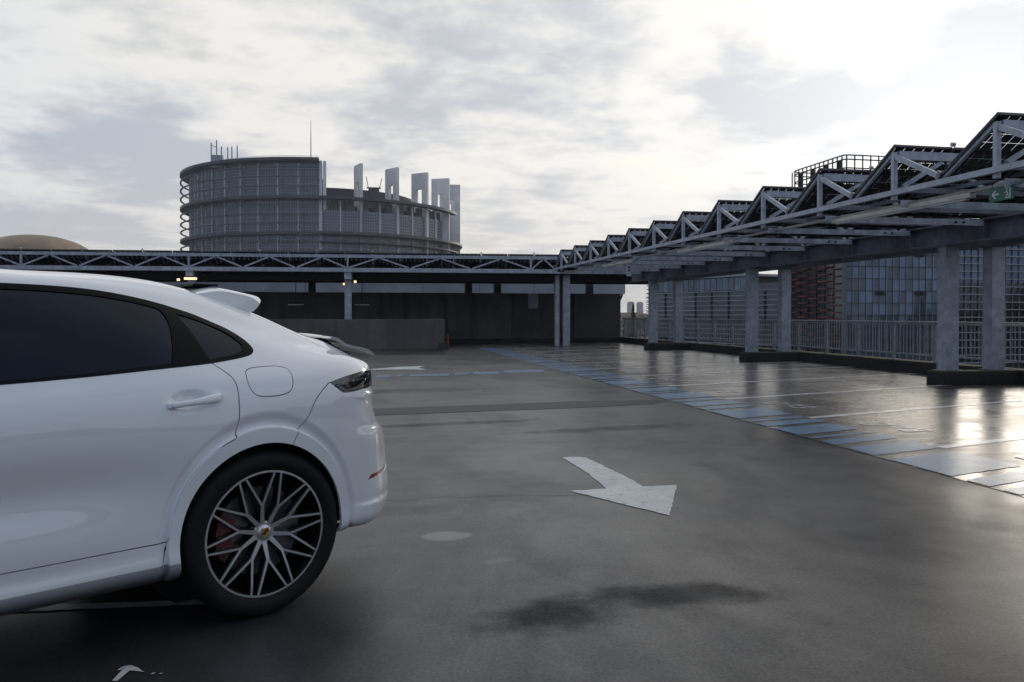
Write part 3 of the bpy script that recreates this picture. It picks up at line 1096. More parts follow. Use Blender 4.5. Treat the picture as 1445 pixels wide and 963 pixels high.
# strong upright fins and the fine curtain-wall grid
for a in range(-186, -2, 8):
    top = 53.4 if a < -90 else 41.0
    c, s = math.cos(D(a)), math.sin(D(a))
    MB().beam(((RG + .25) * c, (RG + .25) * s, T(-8)), ((RG + .25) * c, (RG + .25) * s, T(top)), .42, .42, (c, s, 0)).obj('upright', 'pale_fin', tower)
gridm = MB()
for i in range(0, 200):
    a = -200 + i * .99
    if a > -3 or i % 8 == 1:
        continue
    top = 53.2 if a < -90 else 37.4
    c, s = math.cos(D(a)), math.sin(D(a))
    gridm.beam(((RG + .06) * c, (RG + .06) * s, T(8)), ((RG + .06) * c, (RG + .06) * s, T(top)), .16, .16, (c, s, 0))
o = gridm.obj('mullions', 'mullion', tower)
o['kind'] = 'stuff'
trm = MB()
z = 14.0
while z < 53:
    arc(trm, RG + .01, RG + .13, T(z), T(z + .14), HL0 + .05, HL1 if z < 53 else CUT, 60)
    if z < 37:
        arc(trm, RG + .01, RG + .13, T(z), T(z + .14), LO0 + .02, LO1 - .02, 36)
    z += 1.04
o = trm.obj('transoms', 'mullion', tower)
o['kind'] = 'stuff'
# radial concrete fins with a tall slot
me_fin = MB().box(-3.6, -1.25, -.55, .55, 0, T(54.4)).box(1.25, 3.6, -.55, .55, 0, T(54.4)).box(-1.249, 1.249, -.55, .55, T(48.3), T(54.4)).box(-1.249, 1.249, -.55, .55, 0, T(41.7)).mesh('fin', 'slab_white')
for a, fr_ in ((-88, 46.5), (-73.5, 46.5), (-57.5, 47), (-41.5, 48), (-25, 49.5), (-8, 51.2), (6, 51.2)):
    c, s = math.cos(D(a)), math.sin(D(a))
    put('fin', me_fin, tower, (fr_ * c, fr_ * s, 0), (0, 0, D(a)))
# rooftop aerials
mast = MB().tube([(-2.8, -50.5, T(53)), (-2.8, -50.5, T(62)), (-2.8, -50.5, T(68.3))], [.20, .15, .05], 6).obj('mast', 'mullion', tower)
pl = MB()
pl.box(-37.5, -33.5, -38, -35, T(53), T(57.4))
for (px_, h_) in ((-37.3, 61.5), (-35.5, 62.6), (-33.9, 60.4), (-31.8, 60.2), (-30.4, 60.5), (-28.6, 60.8)):
    pl.tube([(px_, -38.0, T(53)), (px_, -38.0, T(h_))], .22, 5)
pl.beam((-37.3, -38, T(60.6)), (-35.5, -38, T(60.2)), .2, .2)
pl.obj('roof_aerials', 'mullion', tower)
cr = MB().box(17, 21, -30, -28, T(47.41), T(48.6)).beam((17, -29, T(48.6)), (16.2, -29, T(53)), .25, .25).beam((21, -29, T(48.6)), (22, -29, T(52.5)), .25, .25).box(16.4, 21.6, -29.6, -28.4, T(48.61), T(49.0))
cr.obj('cleaning_crane', 'facade_dark', tower)
rl = MB()
arc(rl, RG - 1, RG - .85, T(54.9), T(55.05), HL0, HL1, 60)
arc(rl, RG - 1, RG - .85, T(56.0), T(56.12), HL0, HL1, 60)
for a in range(-250, -90, 3):
    c, s = math.cos(D(a)), math.sin(D(a))
    rl.beam(((RG - .92) * c, (RG - .92) * s, T(53.4)), ((RG - .92) * c, (RG - .92) * s, T(56.1)), .12, .12)
rl.obj('roof_railing', 'pale_fin', tower)
rf = MB()
nseg = 60
rf.add([(0, 0, T(53.2))] + [(44 * math.cos(HL0 + (HL1 - HL0) * k / nseg), 44 * math.sin(HL0 + (HL1 - HL0) * k / nseg), T(53.2)) for k in range(nseg + 1)], [(0, k + 1, k + 2) for k in range(nseg)])
rf.obj('roof', 'hoop', tower)

# ------------------------------------------------------------------ low bronze dome far left
dome = empty('dome_building', (-133.8, 382.7, GROUND_Z))
tag(dome, 'shallow brown dome rising behind the canopy at far left', 'building')
prof = [(24.8 * math.cos(t), T(23.0) + 12.6 * math.sin(t)) for t in [math.pi / 2 * k / 16 for k in range(17)]]
db = MB()
# ribs: facets alternate slightly in radius
for k in range(48):
    a0, a1 = 2 * math.pi * k / 48, 2 * math.pi * (k + 1) / 48
    for (r0, h0), (r1, h1) in zip(prof[:-1], prof[1:]):
        db.add([(r0 * math.cos(a0), r0 * math.sin(a0), h0), (r0 * math.cos(a1), r0 * math.sin(a1), h0), (r1 * math.cos(a1), r1 * math.sin(a1), h1), (r1 * math.cos(a0), r1 * math.sin(a0), h1)], [(0, 1, 2, 3)])
db.obj('dome_shell', 'dome_copper', dome, smooth=True, auto=60)
MB().lathe([(25.5, 0), (25.5, T(22.4)), (24.6, T(22.4)), (24.6, T(23.1))], 48).obj('drum', 'facade_grey', dome)

# ------------------------------------------------------------------ office block with red louvres and glass front (right)
off = empty('glass_office', (39.2, 60.0, GROUND_Z))
tag(off, 'glass office block with red side louvres behind the right railing', 'building')
ZT_ = T(11.6)
MB().box(.3, 10.6, .3, 8.9, 0, ZT_).obj('core', 'dark_glass', off)
ZL_ = T(7.3)
MB().box(10.61, 42, .3, 8.9, 0, ZL_).obj('core', 'dark_glass', off)
# glass front: storey-high panes between mullions
GW = .62
npn = int(10.0 / GW)
me_pane = MB().box(-.5, .5, 0, .04, 0, 1).mesh('pane', 'blue_glass')
me_pane2 = MB().box(-.5, .5, 0, .04, 0, 1).mesh('pane', 'curtain_glass')
rows_ = [(-5.6 + 1.0 * k, -4.66 + 1.0 * k) for k in range(17)]
rng = random.Random(3)
for i in range(npn):
    for (z0, z1) in rows_:
        put('pane', me_pane if rng.random() < .5 and z0 > 1 else me_pane2, off, (.35 + GW * (i + .5), .22 + rng.uniform(-.006, .006), T(z0)), (rng.uniform(-.006, .006), 0, rng.uniform(-.012, .012)), (GW - .08, 1, z1 - z0))
me_mul = MB().box(-.022, .022, .06, .20, 0, T(11.5)).mesh('mullion', 'mullion')
for i in range(npn + 1):
    put('mullion', me_mul, off, (.35 + GW * i, .08, 0))
for (z0, z1) in rows_:
    MB().box(.3, .35 + GW * npn, .12, .24, T(z1 + .01), T(z1 + .05)).obj('transom', 'facade_dark', off)
for i in (5, 11):
    for z in (3.2, 6.4, 9.4):
        MB().box(.25 + GW * i, .6 + GW * i, -.35, .07, T(z - .2), T(z + .1)).obj('balcony_bracket', 'facade_dark', off)
# right part: open grid of slats
x0 = .35 + GW * npn + .3
for k in range(19):
    z = -4.6 + k * .64
    MB().box(x0, 42, -.28, .05, T(z), T(z + .07)).obj('slat', 'louvre_white', off)
me_mu2 = MB().box(-.02, .02, .06, .16, 0, T(7.25)).mesh('mullion', 'mullion')
for k in range(46):
    put('mullion', me_mu2, off, (x0 + .2 + k * .66, 0, 0))
MB().box(x0, 42, .17, .29, T(4.1), T(7.25)).obj('glass_band', 'blue_glass', off)
MB().box(x0, 42, .17, .29, 0, T(4.08)).obj('glass_band', 'dark_glass', off)
MB().box(.05, .34, .0, .25, 0, T(11.6)).obj('corner_fin', 'facade_grey', off)
# red louvres on the flank
me_red = MB().box(-.30, 0, 0, 1, -.04, .04).mesh('red_louvre', 'louvre_red')
for k in range(27):
    z = -5.0 + k * .60
    for j in range(5):
        put('red_louvre', me_red, off, (.25, .45 + j * 1.68 + rng.uniform(0, .2), T(z + (j % 2) * .22)), (0, rng.uniform(-.2, .1), 0), (1, rng.uniform(1.2, 1.62), 1))
me_fl = MB().box(-.05, .0, -.02, .02, 0, T(11.4)).mesh('flank_mullion', 'facade_dark')
for j in range(7):
    put('flank_mullion', me_fl, off, (.28, .5 + j * 1.3, 0))
for j, z in ((1, 7.4), (2, 7.2), (4, 7.3), (6, 7.4), (3, 6.5)):
    MB().box(.2, .26, .6 + j * 1.1, 1.0 + j * 1.1, T(z), T(z + .35)).obj('lit_window', 'warm_room', off) if 'warm_room' in MAT else None
MB().box(-.2, 10.6, -.2, 8.9, ZT_, ZT_ + .25).obj('roof_slab', 'facade_grey', off)
MB().box(10.61, 42, -.2, 8.9, ZL_, ZL_ + .2).obj('roof_slab', 'facade_grey', off)
# open lattice screen round the roof, rounded at its far corner
scr = MB()
path = [(10.4, .2), (.4, .2), (.2, .4), (.2, 7.6)] + [(.2 + 1.0 * (1 - math.cos(t)), 7.6 + 1.0 * math.sin(t)) for t in (.5, 1.0, 1.57)] + [(10.4, 8.6)]
zz = (ZT_ + .4, ZT_ + 1.1, ZT_ + 1.8, ZT_ + 2.5, ZT_ + 2.85)
for z in zz:
    for p, q in zip(path[:-1], path[1:]):
        scr.beam((p[0], p[1], z), (q[0], q[1], z), .09, .09)
scr.obj('screen_rails', 'dark_metal', off)
scp = MB()
for k in range(14):
    scp.box(.35 + k * .73, .43 + k * .73, .15, .23, ZT_ + .25, ZT_ + 2.85)
    scp.box(.35 + k * .73, .43 + k * .73, 8.55, 8.63, ZT_ + .25, ZT_ + 2.85)
for k in range(12):
    scp.box(.15, .23, .5 + k * .66, .58 + k * .66, ZT_ + .25, ZT_ + 2.85)
for k in range(4):
    scp.box(.24, .44, 1.0 + k * 2.0, 1.35 + k * 2.0, ZT_ + .25, ZT_ + 2.5)
scp.obj('screen_posts', 'dark_metal', off)

# ------------------------------------------------------------------ pale louvred office further left
fx, fy, nx_, ny_ = 42.7, 113.9, 51.2, 89.1
ang = math.atan2(ny_ - fy, nx_ - fx)
off2 = empty('louvred_office', (fx, fy, GROUND_Z), ang)       # local x runs along the facade towards the viewer, local +y to the back
tag(off2, 'pale office block with long horizontal louvres beyond the railing', 'building')
LN = math.hypot(nx_ - fx, ny_ - fy)
MB().box(0, LN, .3, 9, 0, T(4.5)).obj('block', 'curtain_glass', off2)
for k in range(16):
    z = 4.5 - k * .615
    MB().box(-.15, LN + .1, -.35, .29, T(z - .10), T(z)).obj('louvre', 'louvre_white', off2)
me_m3 = MB().box(-.04, .04, .1, .29, 0, T(4.4)).mesh('mullion', 'facade_dark')
for k in range(9):
    put('mullion', me_m3, off2, (.4 + k * 3.1, 0, 0))
MB().box(.2, LN * .72, .8, 8.5, T(4.5), T(6.3)).obj('upper_storey', 'facade_dark', off2)
me_p3 = MB().box(-.5, .5, .70, .79, 0, 1).mesh('pane', 'blue_glass')
me_p4 = MB().box(-.5, .5, .70, .79, 0, 1).mesh('pane', 'curtain_glass')
for k in range(17):
    put('pane', me_p3 if rng.random() < .55 else me_p4, off2, (.8 + k * 1.08, rng.uniform(-.02, .02), T(4.62)), (0, 0, 0), (.98, 1, 1.6))
MB().box(-.2, LN * .76, -.1, 8.6, T(6.32), T(6.62)).obj('roof_slab', 'louvre_white', off2)
MB().box(-.2, LN * .78, -.2, 2.0, T(6.95), T(7.05)).obj('roof_blade', 'louvre_white', off2)
MB().box(LN * .70, LN, .2, .28, T(4.52), T(5.35)).obj('terrace_rail', 'facade_grey', off2)
me_rt = MB().box(-.32, 0, -.06, .06, -.06, .06).mesh('end_blade', 'louvre_red')
for k in range(15):
    put('end_blade', me_rt, off2, (-.02, .4, T(6.2 - k * .55)), (0, 0, 0), (1.4, 6, 1))

# ------------------------------------------------------------------ distant city, trees
for (x, y, w, h, mt, lb) in ((501.9, 1430.3, 13.0, 25.5, 'city_blue', 'blue grey high rise on the horizon, left of two'),
                             (518.5, 1427.3, 12.0, 25.0, 'city_pink', 'pinkish high rise on the horizon, right of two')):
    t = empty('high_rise', (x, y, GROUND_Z), -.3)
    tag(t, lb, 'building', 'high rises on the horizon')
    MB().box(-w / 2, w / 2, -6, 6, 0, h - GROUND_Z - 2).obj('wall', mt, t)
    MB().box(-w / 2 + 1.5, w / 2 - 1.5, -4, 4, h - GROUND_Z - 2, h - GROUND_Z).obj('roof', mt, t)
    mw = MB().box(-.5, .5, -6.05, -6.0, 0, 1).mesh('window_band', 'curtain_glass')
    for k in range(9):
        put('window_band', mw, t, (0, 0, 8 + k * 2.9), (0, 0, 0), (w - 2, 1, 1.2))
hr = random.Random(11)
HN = ('leftmost of three tiny pale houses on the skyline past the back wall', 'middle one of three tiny pale houses on the skyline', 'rightmost of three tiny pale houses on the skyline near the railing')
for k in range(3):
    d = hr.uniform(420, 700)
    px = 885 + k * 11
    lat = (px - 722.5) / 1150 * d
    x, y = lat * math.cos(math.radians(11.05)) + d * math.sin(math.radians(11.05)), d * math.cos(math.radians(11.05)) - lat * math.sin(math.radians(11.05))
    t = empty('town_house', (x, y, GROUND_Z), hr.uniform(-.5, .5))
    tag(t, HN[k], 'house', 'houses on the skyline')
    w, h = hr.uniform(7, 12), hr.uniform(7.5, 10.5)
    MB().box(-w / 2, w / 2, -4, 4, 0, h).obj('wall', 'city_wall', t)
    MB().add([(-w / 2 - .4, -4.5, h), (w / 2 + .4, -4.5, h), (w / 2 + .4, 4.5, h), (-w / 2 - .4, 4.5, h), (-w / 2 - .4, 0, h + 3), (w / 2 + .4, 0, h + 3)], [(0, 1, 5, 4), (2, 3, 4, 5), (0, 4, 3), (1, 2, 5), (3, 2, 1, 0)]).obj('roof', 'city_roof', t)
    mw = MB().box(-.5, .5, -4.06, -4.01, 0, 1.4).mesh('window', 'dark_glass')
    for a in (-.3, 0, .3):
        for b_ in (1.5, 4.6):
            put('window', mw, t, (a * w, 0, b_))


def leafy(name, label, x, y, h, r, conic, n, seed, mat, group=None, base=GROUND_Z):
    rg = random.Random(seed)
    t = empty(name, (x, y, base))
    tag(t, label, 'tree', group)
    MB().tube([(0, 0, 0), (0, 0, h * .5), (0, 0, h * .92)], [r * .09, r * .06, r * .02], 7).obj('trunk', 'bark', t)
    mb = MB()
    blobs = [(rg.gauss(0, .35) * r, rg.gauss(0, .35) * r, h * rg.uniform(.45, .85), r * rg.uniform(.3, .55)) for _ in range(14)]
    for _ in range(n):
        if conic:
            f = rg.random() ** 1.5
            z = h * (.10 + .90 * f)
            tier = .72 + .28 * math.sin(f * 40)
            rr = r * (1 - f) ** .9 * tier * math.sqrt(rg.random())
            a = rg.uniform(0, 6.283)
            p = Vector((rr * math.cos(a), rr * math.sin(a), z - rr * .25))
        else:
            bx, by, bz, br = rg.choice(blobs)
            v = Vector((rg.gauss(0, 1), rg.gauss(0, 1), rg.gauss(0, 1))).normalized() * br * rg.random() ** .4
            p = Vector((bx, by, bz)) + v
        s = rg.uniform(.05, .11) * r
        e1 = Vector((rg.gauss(0, 1), rg.gauss(0, 1), rg.gauss(0, .6))).normalized() * s
        e2 = e1.orthogonal().normalized() * s * .55
        mb.add([p - e1, p + e2, p + e1, p - e2], [(0, 1, 2, 3)])
    mb.obj('crown', mat, t)
    return t


def atpx(px, d):
    lat = (px - 722.5) / 1150 * d
    return lat * math.cos(math.radians(11.05)) + d * math.sin(math.radians(11.05)), d * math.cos(math.radians(11.05)) - lat * math.sin(math.radians(11.05))


x, y = atpx(893.5, 150)
leafy('conifer', 'dark pointed conifer seen past the end of the back wall', x, y, 12.4, 2.2, True, 2600, 5, 'leaf_dark')
for k, (px, d, h, r) in enumerate(((886, 210, 10.4, 3.4), (903, 230, 10.0, 3.2), (911, 260, 10.6, 4.0))):
    x, y = atpx(px, d)
    leafy('broad_tree', ('low dull green tree left of the conifer', 'low dull green tree right of the conifer', 'low dull green tree beside the louvred office')[k], x, y, h, r, False, 900, 20 + k, 'leaf_dull', 'low trees past the back wall')


def bare_tree(label, x, y, h, seed, base=GROUND_Z):
    rg = random.Random(seed)
    t = empty('bare_tree', (x, y, base))
    tag(t, label, 'tree')
    br, tr = MB(), MB()

    def grow(mb, p, d, ln, rad, depth):
        q = p + d * ln
        mb.tube([p, p + d * ln * .5 + Vector((rg.gauss(0, .03), rg.gauss(0, .03), 0)) * ln, q], [rad, rad * .82, rad * .6], 5 if depth > 2 else 3, caps=False)
        if depth == 0:
            return
        for _ in range(3 if depth > 1 else 4):
            nd_ = (d + Vector((rg.gauss(0, .55), rg.gauss(0, .55), rg.gauss(.10, .3)))).normalized()
            grow(br, q if rg.random() < .7 else p + d * ln * .7, nd_, ln * rg.uniform(.62, .82), rad * .58, depth - 1)
    grow(tr, Vector((0, 0, 0)), Vector((0, 0, 1)), h * .30, h * .014, 5)
    tr.obj('trunk', 'bark', t)
    br.obj('branches', 'bark', t)


x, y = atpx(1083, 135)
bare_tree('leafless tree above the roof terrace between two canopy columns', x, y, 18.5, 4)
x, y = atpx(1050, 128)
bare_tree('leafless tree just left of the middle canopy column', x, y, 17.0, 9)

# ------------------------------------------------------------------ the hazy winter air
hz_m = bpy.data.materials.new('haze')
hz_m.use_nodes = True
ht = hz_m.node_tree
ht.nodes.clear()
pv_ = ht.nodes.new('ShaderNodeVolumePrincipled')
pv_.inputs['Color'].default_value = (.90, .94, 1.0, 1)
pv_.inputs['Density'].default_value = HAZE
pv_.inputs['Anisotropy'].default_value = 0.2
ho = ht.nodes.new('ShaderNodeOutputMaterial')
ht.links.new(pv_.outputs[0], ho.inputs['Volume'])
hz = MB().box(-2520, 2520, -920, 2620, GROUND_Z - 1.0, 74.0).obj('haze', hz_m)
tag(hz, 'thin pale winter haze filling the air over the city', kind='stuff')

# unseen dark rise added behind the camera so the car's flank mirrors a horizon
rr_ = random.Random(21)
hb_ = MB()
pts_ = []
for k in range(121):
    a = math.radians(95 + 170 * k / 120)
    R_ = 190 + 25 * math.sin(a * 3)
    pts_.append((R_ * math.sin(a), R_ * math.cos(a), 5 + 5 * math.sin(k * .21) + 3.5 * math.sin(k * .73 + 1) + rr_.uniform(-1.5, 1.5)))
for (x0_, y0_, z0_), (x1_, y1_, z1_) in zip(pts_[:-1], pts_[1:]):
    hb_.add([(x0_, y0_, GROUND_Z), (x1_, y1_, GROUND_Z), (x1_ * 1.06, y1_ * 1.06, z1_), (x0_ * 1.06, y0_ * 1.06, z0_)], [(0, 1, 2, 3)])
    hb_.add([(x0_ * 1.06, y0_ * 1.06, z0_), (x1_ * 1.06, y1_ * 1.06, z1_), (x1_ * 1.4, y1_ * 1.4, GROUND_Z), (x0_ * 1.4, y0_ * 1.4, GROUND_Z)], [(0, 1, 2, 3)])
tag(hb_.obj('added_reflection_ridge', 'leaf_dark'), kind='structure')
# ------------------------------------------------------------------ the car: body surface
# a = metres behind the rear axle, y = metres from the centre line (left side +), z = height
# feature curves bottom -> top ; main-side stations (a = metres behind rear axle)
AST=[-3.0,-2.35,-1.7,-1.1,-0.75,-0.45,-0.2,0.0,0.2,0.4]
def row(*v): return np.array(v,float)
#            -3.0  -2.35 -1.7  -1.1  -.75  -.45  -.2   0.   .2    .4
ZT=[row(.24,.235,.235,.235,.235,.235,.235,.25,.28,.305),
    row(.28,.28,.28,.28,.28,.28,.28,.29,.31,.33),
    row(.33,.33,.33,.33,.33,.33,.33,.335,.35,.365),
    row(.40,.385,.385,.385,.385,.385,.385,.39,.41,.425),
    row(.47,.45,.45,.45,.45,.45,.45,.455,.475,.485),
    row(.57,.56,.56,.56,.56,.56,.56,.56,.56,.56),
    row(.70,.69,.69,.69,.69,.69,.69,.69,.69,.69),
    row(.82,.82,.82,.82,.82,.82,.825,.83,.83,.83),
    row(.92,.93,.94,.945,.95,.95,.96,.965,.965,.96),
    row(.97,1.0,1.03,1.05,1.06,1.07,1.08,1.085,1.085,1.075),
    row(.995,1.04,1.10,1.13,1.142,1.16,1.182,1.19,1.18,1.165),
    row(1.0,1.06,1.32,1.345,1.345,1.34,1.32,1.285,1.24,1.20),
    row(1.005,1.075,1.49,1.527,1.517,1.475,1.395,1.345,1.29,1.23),
    row(1.01,1.085,1.535,1.567,1.560,1.535,1.49,1.43,1.365,1.285),
    row(1.015,1.095,1.57,1.592,1.588,1.572,1.532,1.472,1.402,1.318),
    row(1.025,1.105,1.588,1.607,1.603,1.59,1.552,1.490,1.417,1.332),
    row(1.03,1.11,1.593,1.612,1.608,1.595,1.558,1.496,1.422,1.336)]
YT=[row(.86,.84,.84,.84,.84,.84,.85,.86,.86,.84),
    row(.93,.925,.925,.925,.925,.925,.93,.935,.935,.92),
    row(.955,.953,.953,.953,.953,.955,.96,.962,.96,.95),
    row(.955,.947,.945,.945,.945,.95,.958,.962,.96,.95),
    row(.955,.948,.950,.951,.950,.946,.956,.962,.96,.953),
    row(.96,.944,.945,.946,.944,.943,.956,.962,.961,.957),
    row(.965,.938,.928,.927,.931,.945,.960,.966,.966,.963),
    row(.965,.956,.952,.952,.953,.957,.964,.969,.970,.967),
    row(.95,.952,.953,.953,.953,.953,.958,.963,.965,.962),
    row(.90,.93,.936,.937,.936,.934,.933,.938,.944,.945),
    row(.80,.85,.893,.900,.899,.892,.875,.865,.875,.890),
    row(.68,.74,.80,.815,.812,.803,.79,.785,.785,.800),
    row(.54,.62,.69,.718,.717,.715,.71,.702,.69,.685),
    row(.42,.52,.615,.645,.645,.64,.63,.615,.595,.575),
    row(.30,.38,.46,.48,.48,.475,.465,.45,.43,.415),
    row(.15,.19,.23,.24,.24,.24,.235,.225,.215,.21),
    row(0,0,0,0,0,0,0,0,0,0)]
# rear end, on the centre line: a, z ; plan exponent
RE=[(.84,.32,2.05),(.92,.35,2.15),(.95,.40,2.2),(.97,.44,2.25),(.98,.50,2.25),(.97,.59,2.2),(.95,.70,2.2),(.915,.785,2.2),(.855,.86,2.2),
    (.855,1.00,2.3),(.87,1.085,2.3),(.845,1.105,2.4),(.84,1.112,2.4),(.80,1.118,2.3),(.76,1.124,2.2),(.72,1.13,2.),(.69,1.135,2.)]
FE=[(-3.62,.27,2.4),(-3.72,.30,2.5),(-3.76,.35,2.6),(-3.78,.41,2.6),(-3.79,.48,2.6),(-3.79,.57,2.6),(-3.77,.67,2.6),(-3.74,.75,2.6),(-3.69,.82,2.5),
    (-3.62,.87,2.4),(-3.55,.895,2.3),(-3.48,.91,2.2),(-3.40,.925,2.2),(-3.32,.94,2.),(-3.26,.95,2.),(-3.22,.957,2.),(-3.20,.96,2.)]
PH=np.radians([20,40,58,74,90])
def build():
    K=len(ZT);rows=[]
    for k in range(K):
        pts=[]
        ae,ze,n=FE[k];a0,y0,z0=AST[0],YT[k][0],ZT[k][0]
        for ph in PH[::-1]:
            r=(np.cos(ph)**n+np.sin(ph)**n)**(-1/n);p=r*np.sin(ph);q=max(r*np.cos(ph),0)
            w=np.sin(ph)**2
            pts.append((a0+(ae-a0)*p,y0*q,z0+(ze-z0)*w))
        for j,a in enumerate(AST): pts.append((a,YT[k][j],ZT[k][j]))
        ae,ze,n=RE[k];a0,y0,z0=AST[-1],YT[k][-1],ZT[k][-1]
        for ph in PH:
            r=(np.cos(ph)**n+np.sin(ph)**n)**(-1/n);p=r*np.sin(ph);q=max(r*np.cos(ph),0)
            w=np.sin(ph)**1.5
            pts.append((a0+(ae-a0)*p,y0*q,z0+(ze-z0)*w))
        rows.append(pts)
    return np.array(rows)
Q=build();K,J=Q.shape[:2]
MIR=np.array([1,-1,1.])
def pad(P):
    A=np.concatenate([P[:,1:2]*MIR,P,P[:,-2:-1]*MIR],1)
    B=np.concatenate([(2*A[0]-A[1])[None],A,(A[-2]*MIR)[None]],0);return B
def basis(t):
    return np.stack([(1-t)**3/6,(3*t**3-6*t*t+4)/6,(-3*t**3+3*t*t+3*t+1)/6,t**3/6],-1)
def ev(B,u,v):
    u=np.asarray(u,float);v=np.asarray(v,float)
    i=np.clip(np.floor(u).astype(int),0,B.shape[1]-4);j=np.clip(np.floor(v).astype(int),0,B.shape[0]-4)
    bu=basis(u-i);bv=basis(v-j);out=0
    for q in range(4):
        for p in range(4):
            out=out+(bv[...,q]*bu[...,p])[...,None]*B[j+q,i+p]
    return out
P=Q.copy();gu,gv=np.meshgrid(np.arange(J),np.arange(K))
for it in range(2): P=P+.9*(Q-ev(pad(P),gu,gv))
B0=pad(P)
def base(u,v): return ev(B0,u,v)
def sm(x,a,b):
    t=np.clip((x-a)/(b-a),0,1);return t*t*(3-2*t)
def arch(r):
    return -.015*(1-sm(r,.515,.572))+.026*(1-sm(r,.496,.507))
def archr(a,z,ac):
    da=a-ac+.008*(1 if ac==0 else -1);dz=z-.385
    r0=np.hypot(da*1.07,dz);g=1.07+np.clip(r0-.425,0,.2)*1.1
    return np.hypot(da*g,dz)
def surf(u,v,flare=True):
    X=base(u,v)
    if not flare: return X
    e=1e-3
    n=np.cross(base(np.asarray(u)+e,v)-base(np.asarray(u)-e,v),base(u,np.asarray(v)+e)-base(u,np.asarray(v)-e))
    n=n/(np.linalg.norm(n,axis=-1,keepdims=True)+1e-12)
    out=0
    for ac in (0.0,-2.895):
        r=archr(X[...,0],X[...,2],ac)
        d=arch(r)*sm(X[...,1],.5,.85)*sm(X[...,2],.15,.34)*(1-sm(X[...,2],1.0,1.1))
        out=out+d
    # bumper: proud pad below z = .82, ledge under the lamp, lower lip
    w=sm(X[...,0],.40,.62);z=X[...,2]
    out=out+w*(.014*(1-sm(z,.79,.835))+.011*np.exp(-((z-.988)/.016)**2)*sm(X[...,1],.0,.3)+.009*(1-sm(z,.425,.455)))
    # finger cups behind the door handles
    for ac in (-.345,-1.475):
        e2=((X[...,0]-ac)/.085)**2+((X[...,2]-1.026)/.042)**2
        out=out-.017*np.exp(-e2**1.6*1.2)*sm(X[...,1],.6,.9)
    return X+n*(-1 if NSIGN<0 else 1)*out[...,None]
NSIGN=1
_n=np.cross(base(10.01,7)-base(9.99,7),base(10,7.01)-base(10,6.99))
NSIGN=1 if _n[1]>0 else -1
def normal(u,v,e=2e-3):
    u=np.asarray(u,float);v=np.asarray(v,float)
    n=np.cross(surf(u+e,v)-surf(u-e,v),surf(u,v+e)-surf(u,v-e))*NSIGN
    return n/(np.linalg.norm(n,axis=-1,keepdims=True)+1e-12)


# ---- outlines on the surface (u, v), smoothed
def crom(pts, n=7):
    pts = [np.array(p, float) for p in pts]
    out = []
    for i in range(len(pts) - 1):
        p0, p1, p2, p3 = pts[max(i - 1, 0)], pts[i], pts[i + 1], pts[min(i + 2, len(pts) - 1)]
        for k in range(n):
            t = k / n
            out.append(.5 * ((2 * p1) + (p2 - p0) * t + (2 * p0 - 5 * p1 + 4 * p2 - p3) * t * t + (3 * p1 - p0 - 3 * p2 + p3) * t ** 3))
    out.append(pts[-1])
    return np.array(out)


def lin(pts, step=.12):
    out = []
    for p, q in zip(pts[:-1], pts[1:]):
        p, q = np.array(p, float), np.array(q, float)
        n = max(1, int(np.hypot(*(q - p)) / step))
        out += [p + (q - p) * k / n for k in range(n)]
    out.append(np.array(pts[-1], float))
    return np.array(out)


_su, _sv = np.meshgrid(np.linspace(2.5, 15.5, 261), np.linspace(0, 11, 111))
_sx = surf(_su, _sv)


def solve_az(a, z):
    """points of the flank at given a, z -> (u, v)"""
    a, z = np.asarray(a, float), np.asarray(z, float)
    d = (_sx[..., 0].ravel()[None] - a[:, None]) ** 2 + (_sx[..., 2].ravel()[None] - z[:, None]) ** 2
    i = d.argmin(1)
    u, v = _su.ravel()[i].copy(), _sv.ravel()[i].copy()
    e = 1e-3
    for _ in range(10):
        p0, pu, pv = surf(u, v), surf(u + e, v), surf(u, v + e)
        j11, j12 = (pu - p0)[:, 0] / e, (pv - p0)[:, 0] / e
        j21, j22 = (pu - p0)[:, 2] / e, (pv - p0)[:, 2] / e
        r1, r2 = a - p0[:, 0], z - p0[:, 2]
        det = j11 * j22 - j12 * j21
        det = np.where(np.abs(det) < 1e-9, 1e-9, det)
        u = np.clip(u + np.clip((r1 * j22 - r2 * j12) / det, -.2, .2), 0, J - 1)
        v = np.clip(v + np.clip((j11 * r2 - j21 * r1) / det, -.2, .2), -.5, 12)
    return np.stack([u, v], 1)


def arch_ring(ac, s, rr, th0, th1, n):
    """curve of equal arch radius rr round the wheel at ac"""
    th = np.radians(np.linspace(th0, th1, n))
    t = np.full(n, rr)
    for _ in range(25):
        a_, z_ = ac - .008 * s + t * np.cos(th), .385 + t * np.sin(th)
        t = t * rr / archr(a_, z_, ac)
    return solve_az(ac - .008 * s + t * np.cos(th), .385 + t * np.sin(th))


def arch_outline(ac, s):
    q = arch_ring(ac, s, .425, 204, -24, 70)
    q = q[q[:, 1] > .35]
    q0, q1 = q[0], q[-1]
    return np.concatenate([lin([(q0[0] - .02, -.6), tuple(q0)])[:-1], q, lin([tuple(q1), (q1[0] + .02, -.6), (q0[0] - .02, -.6)])[1:]])


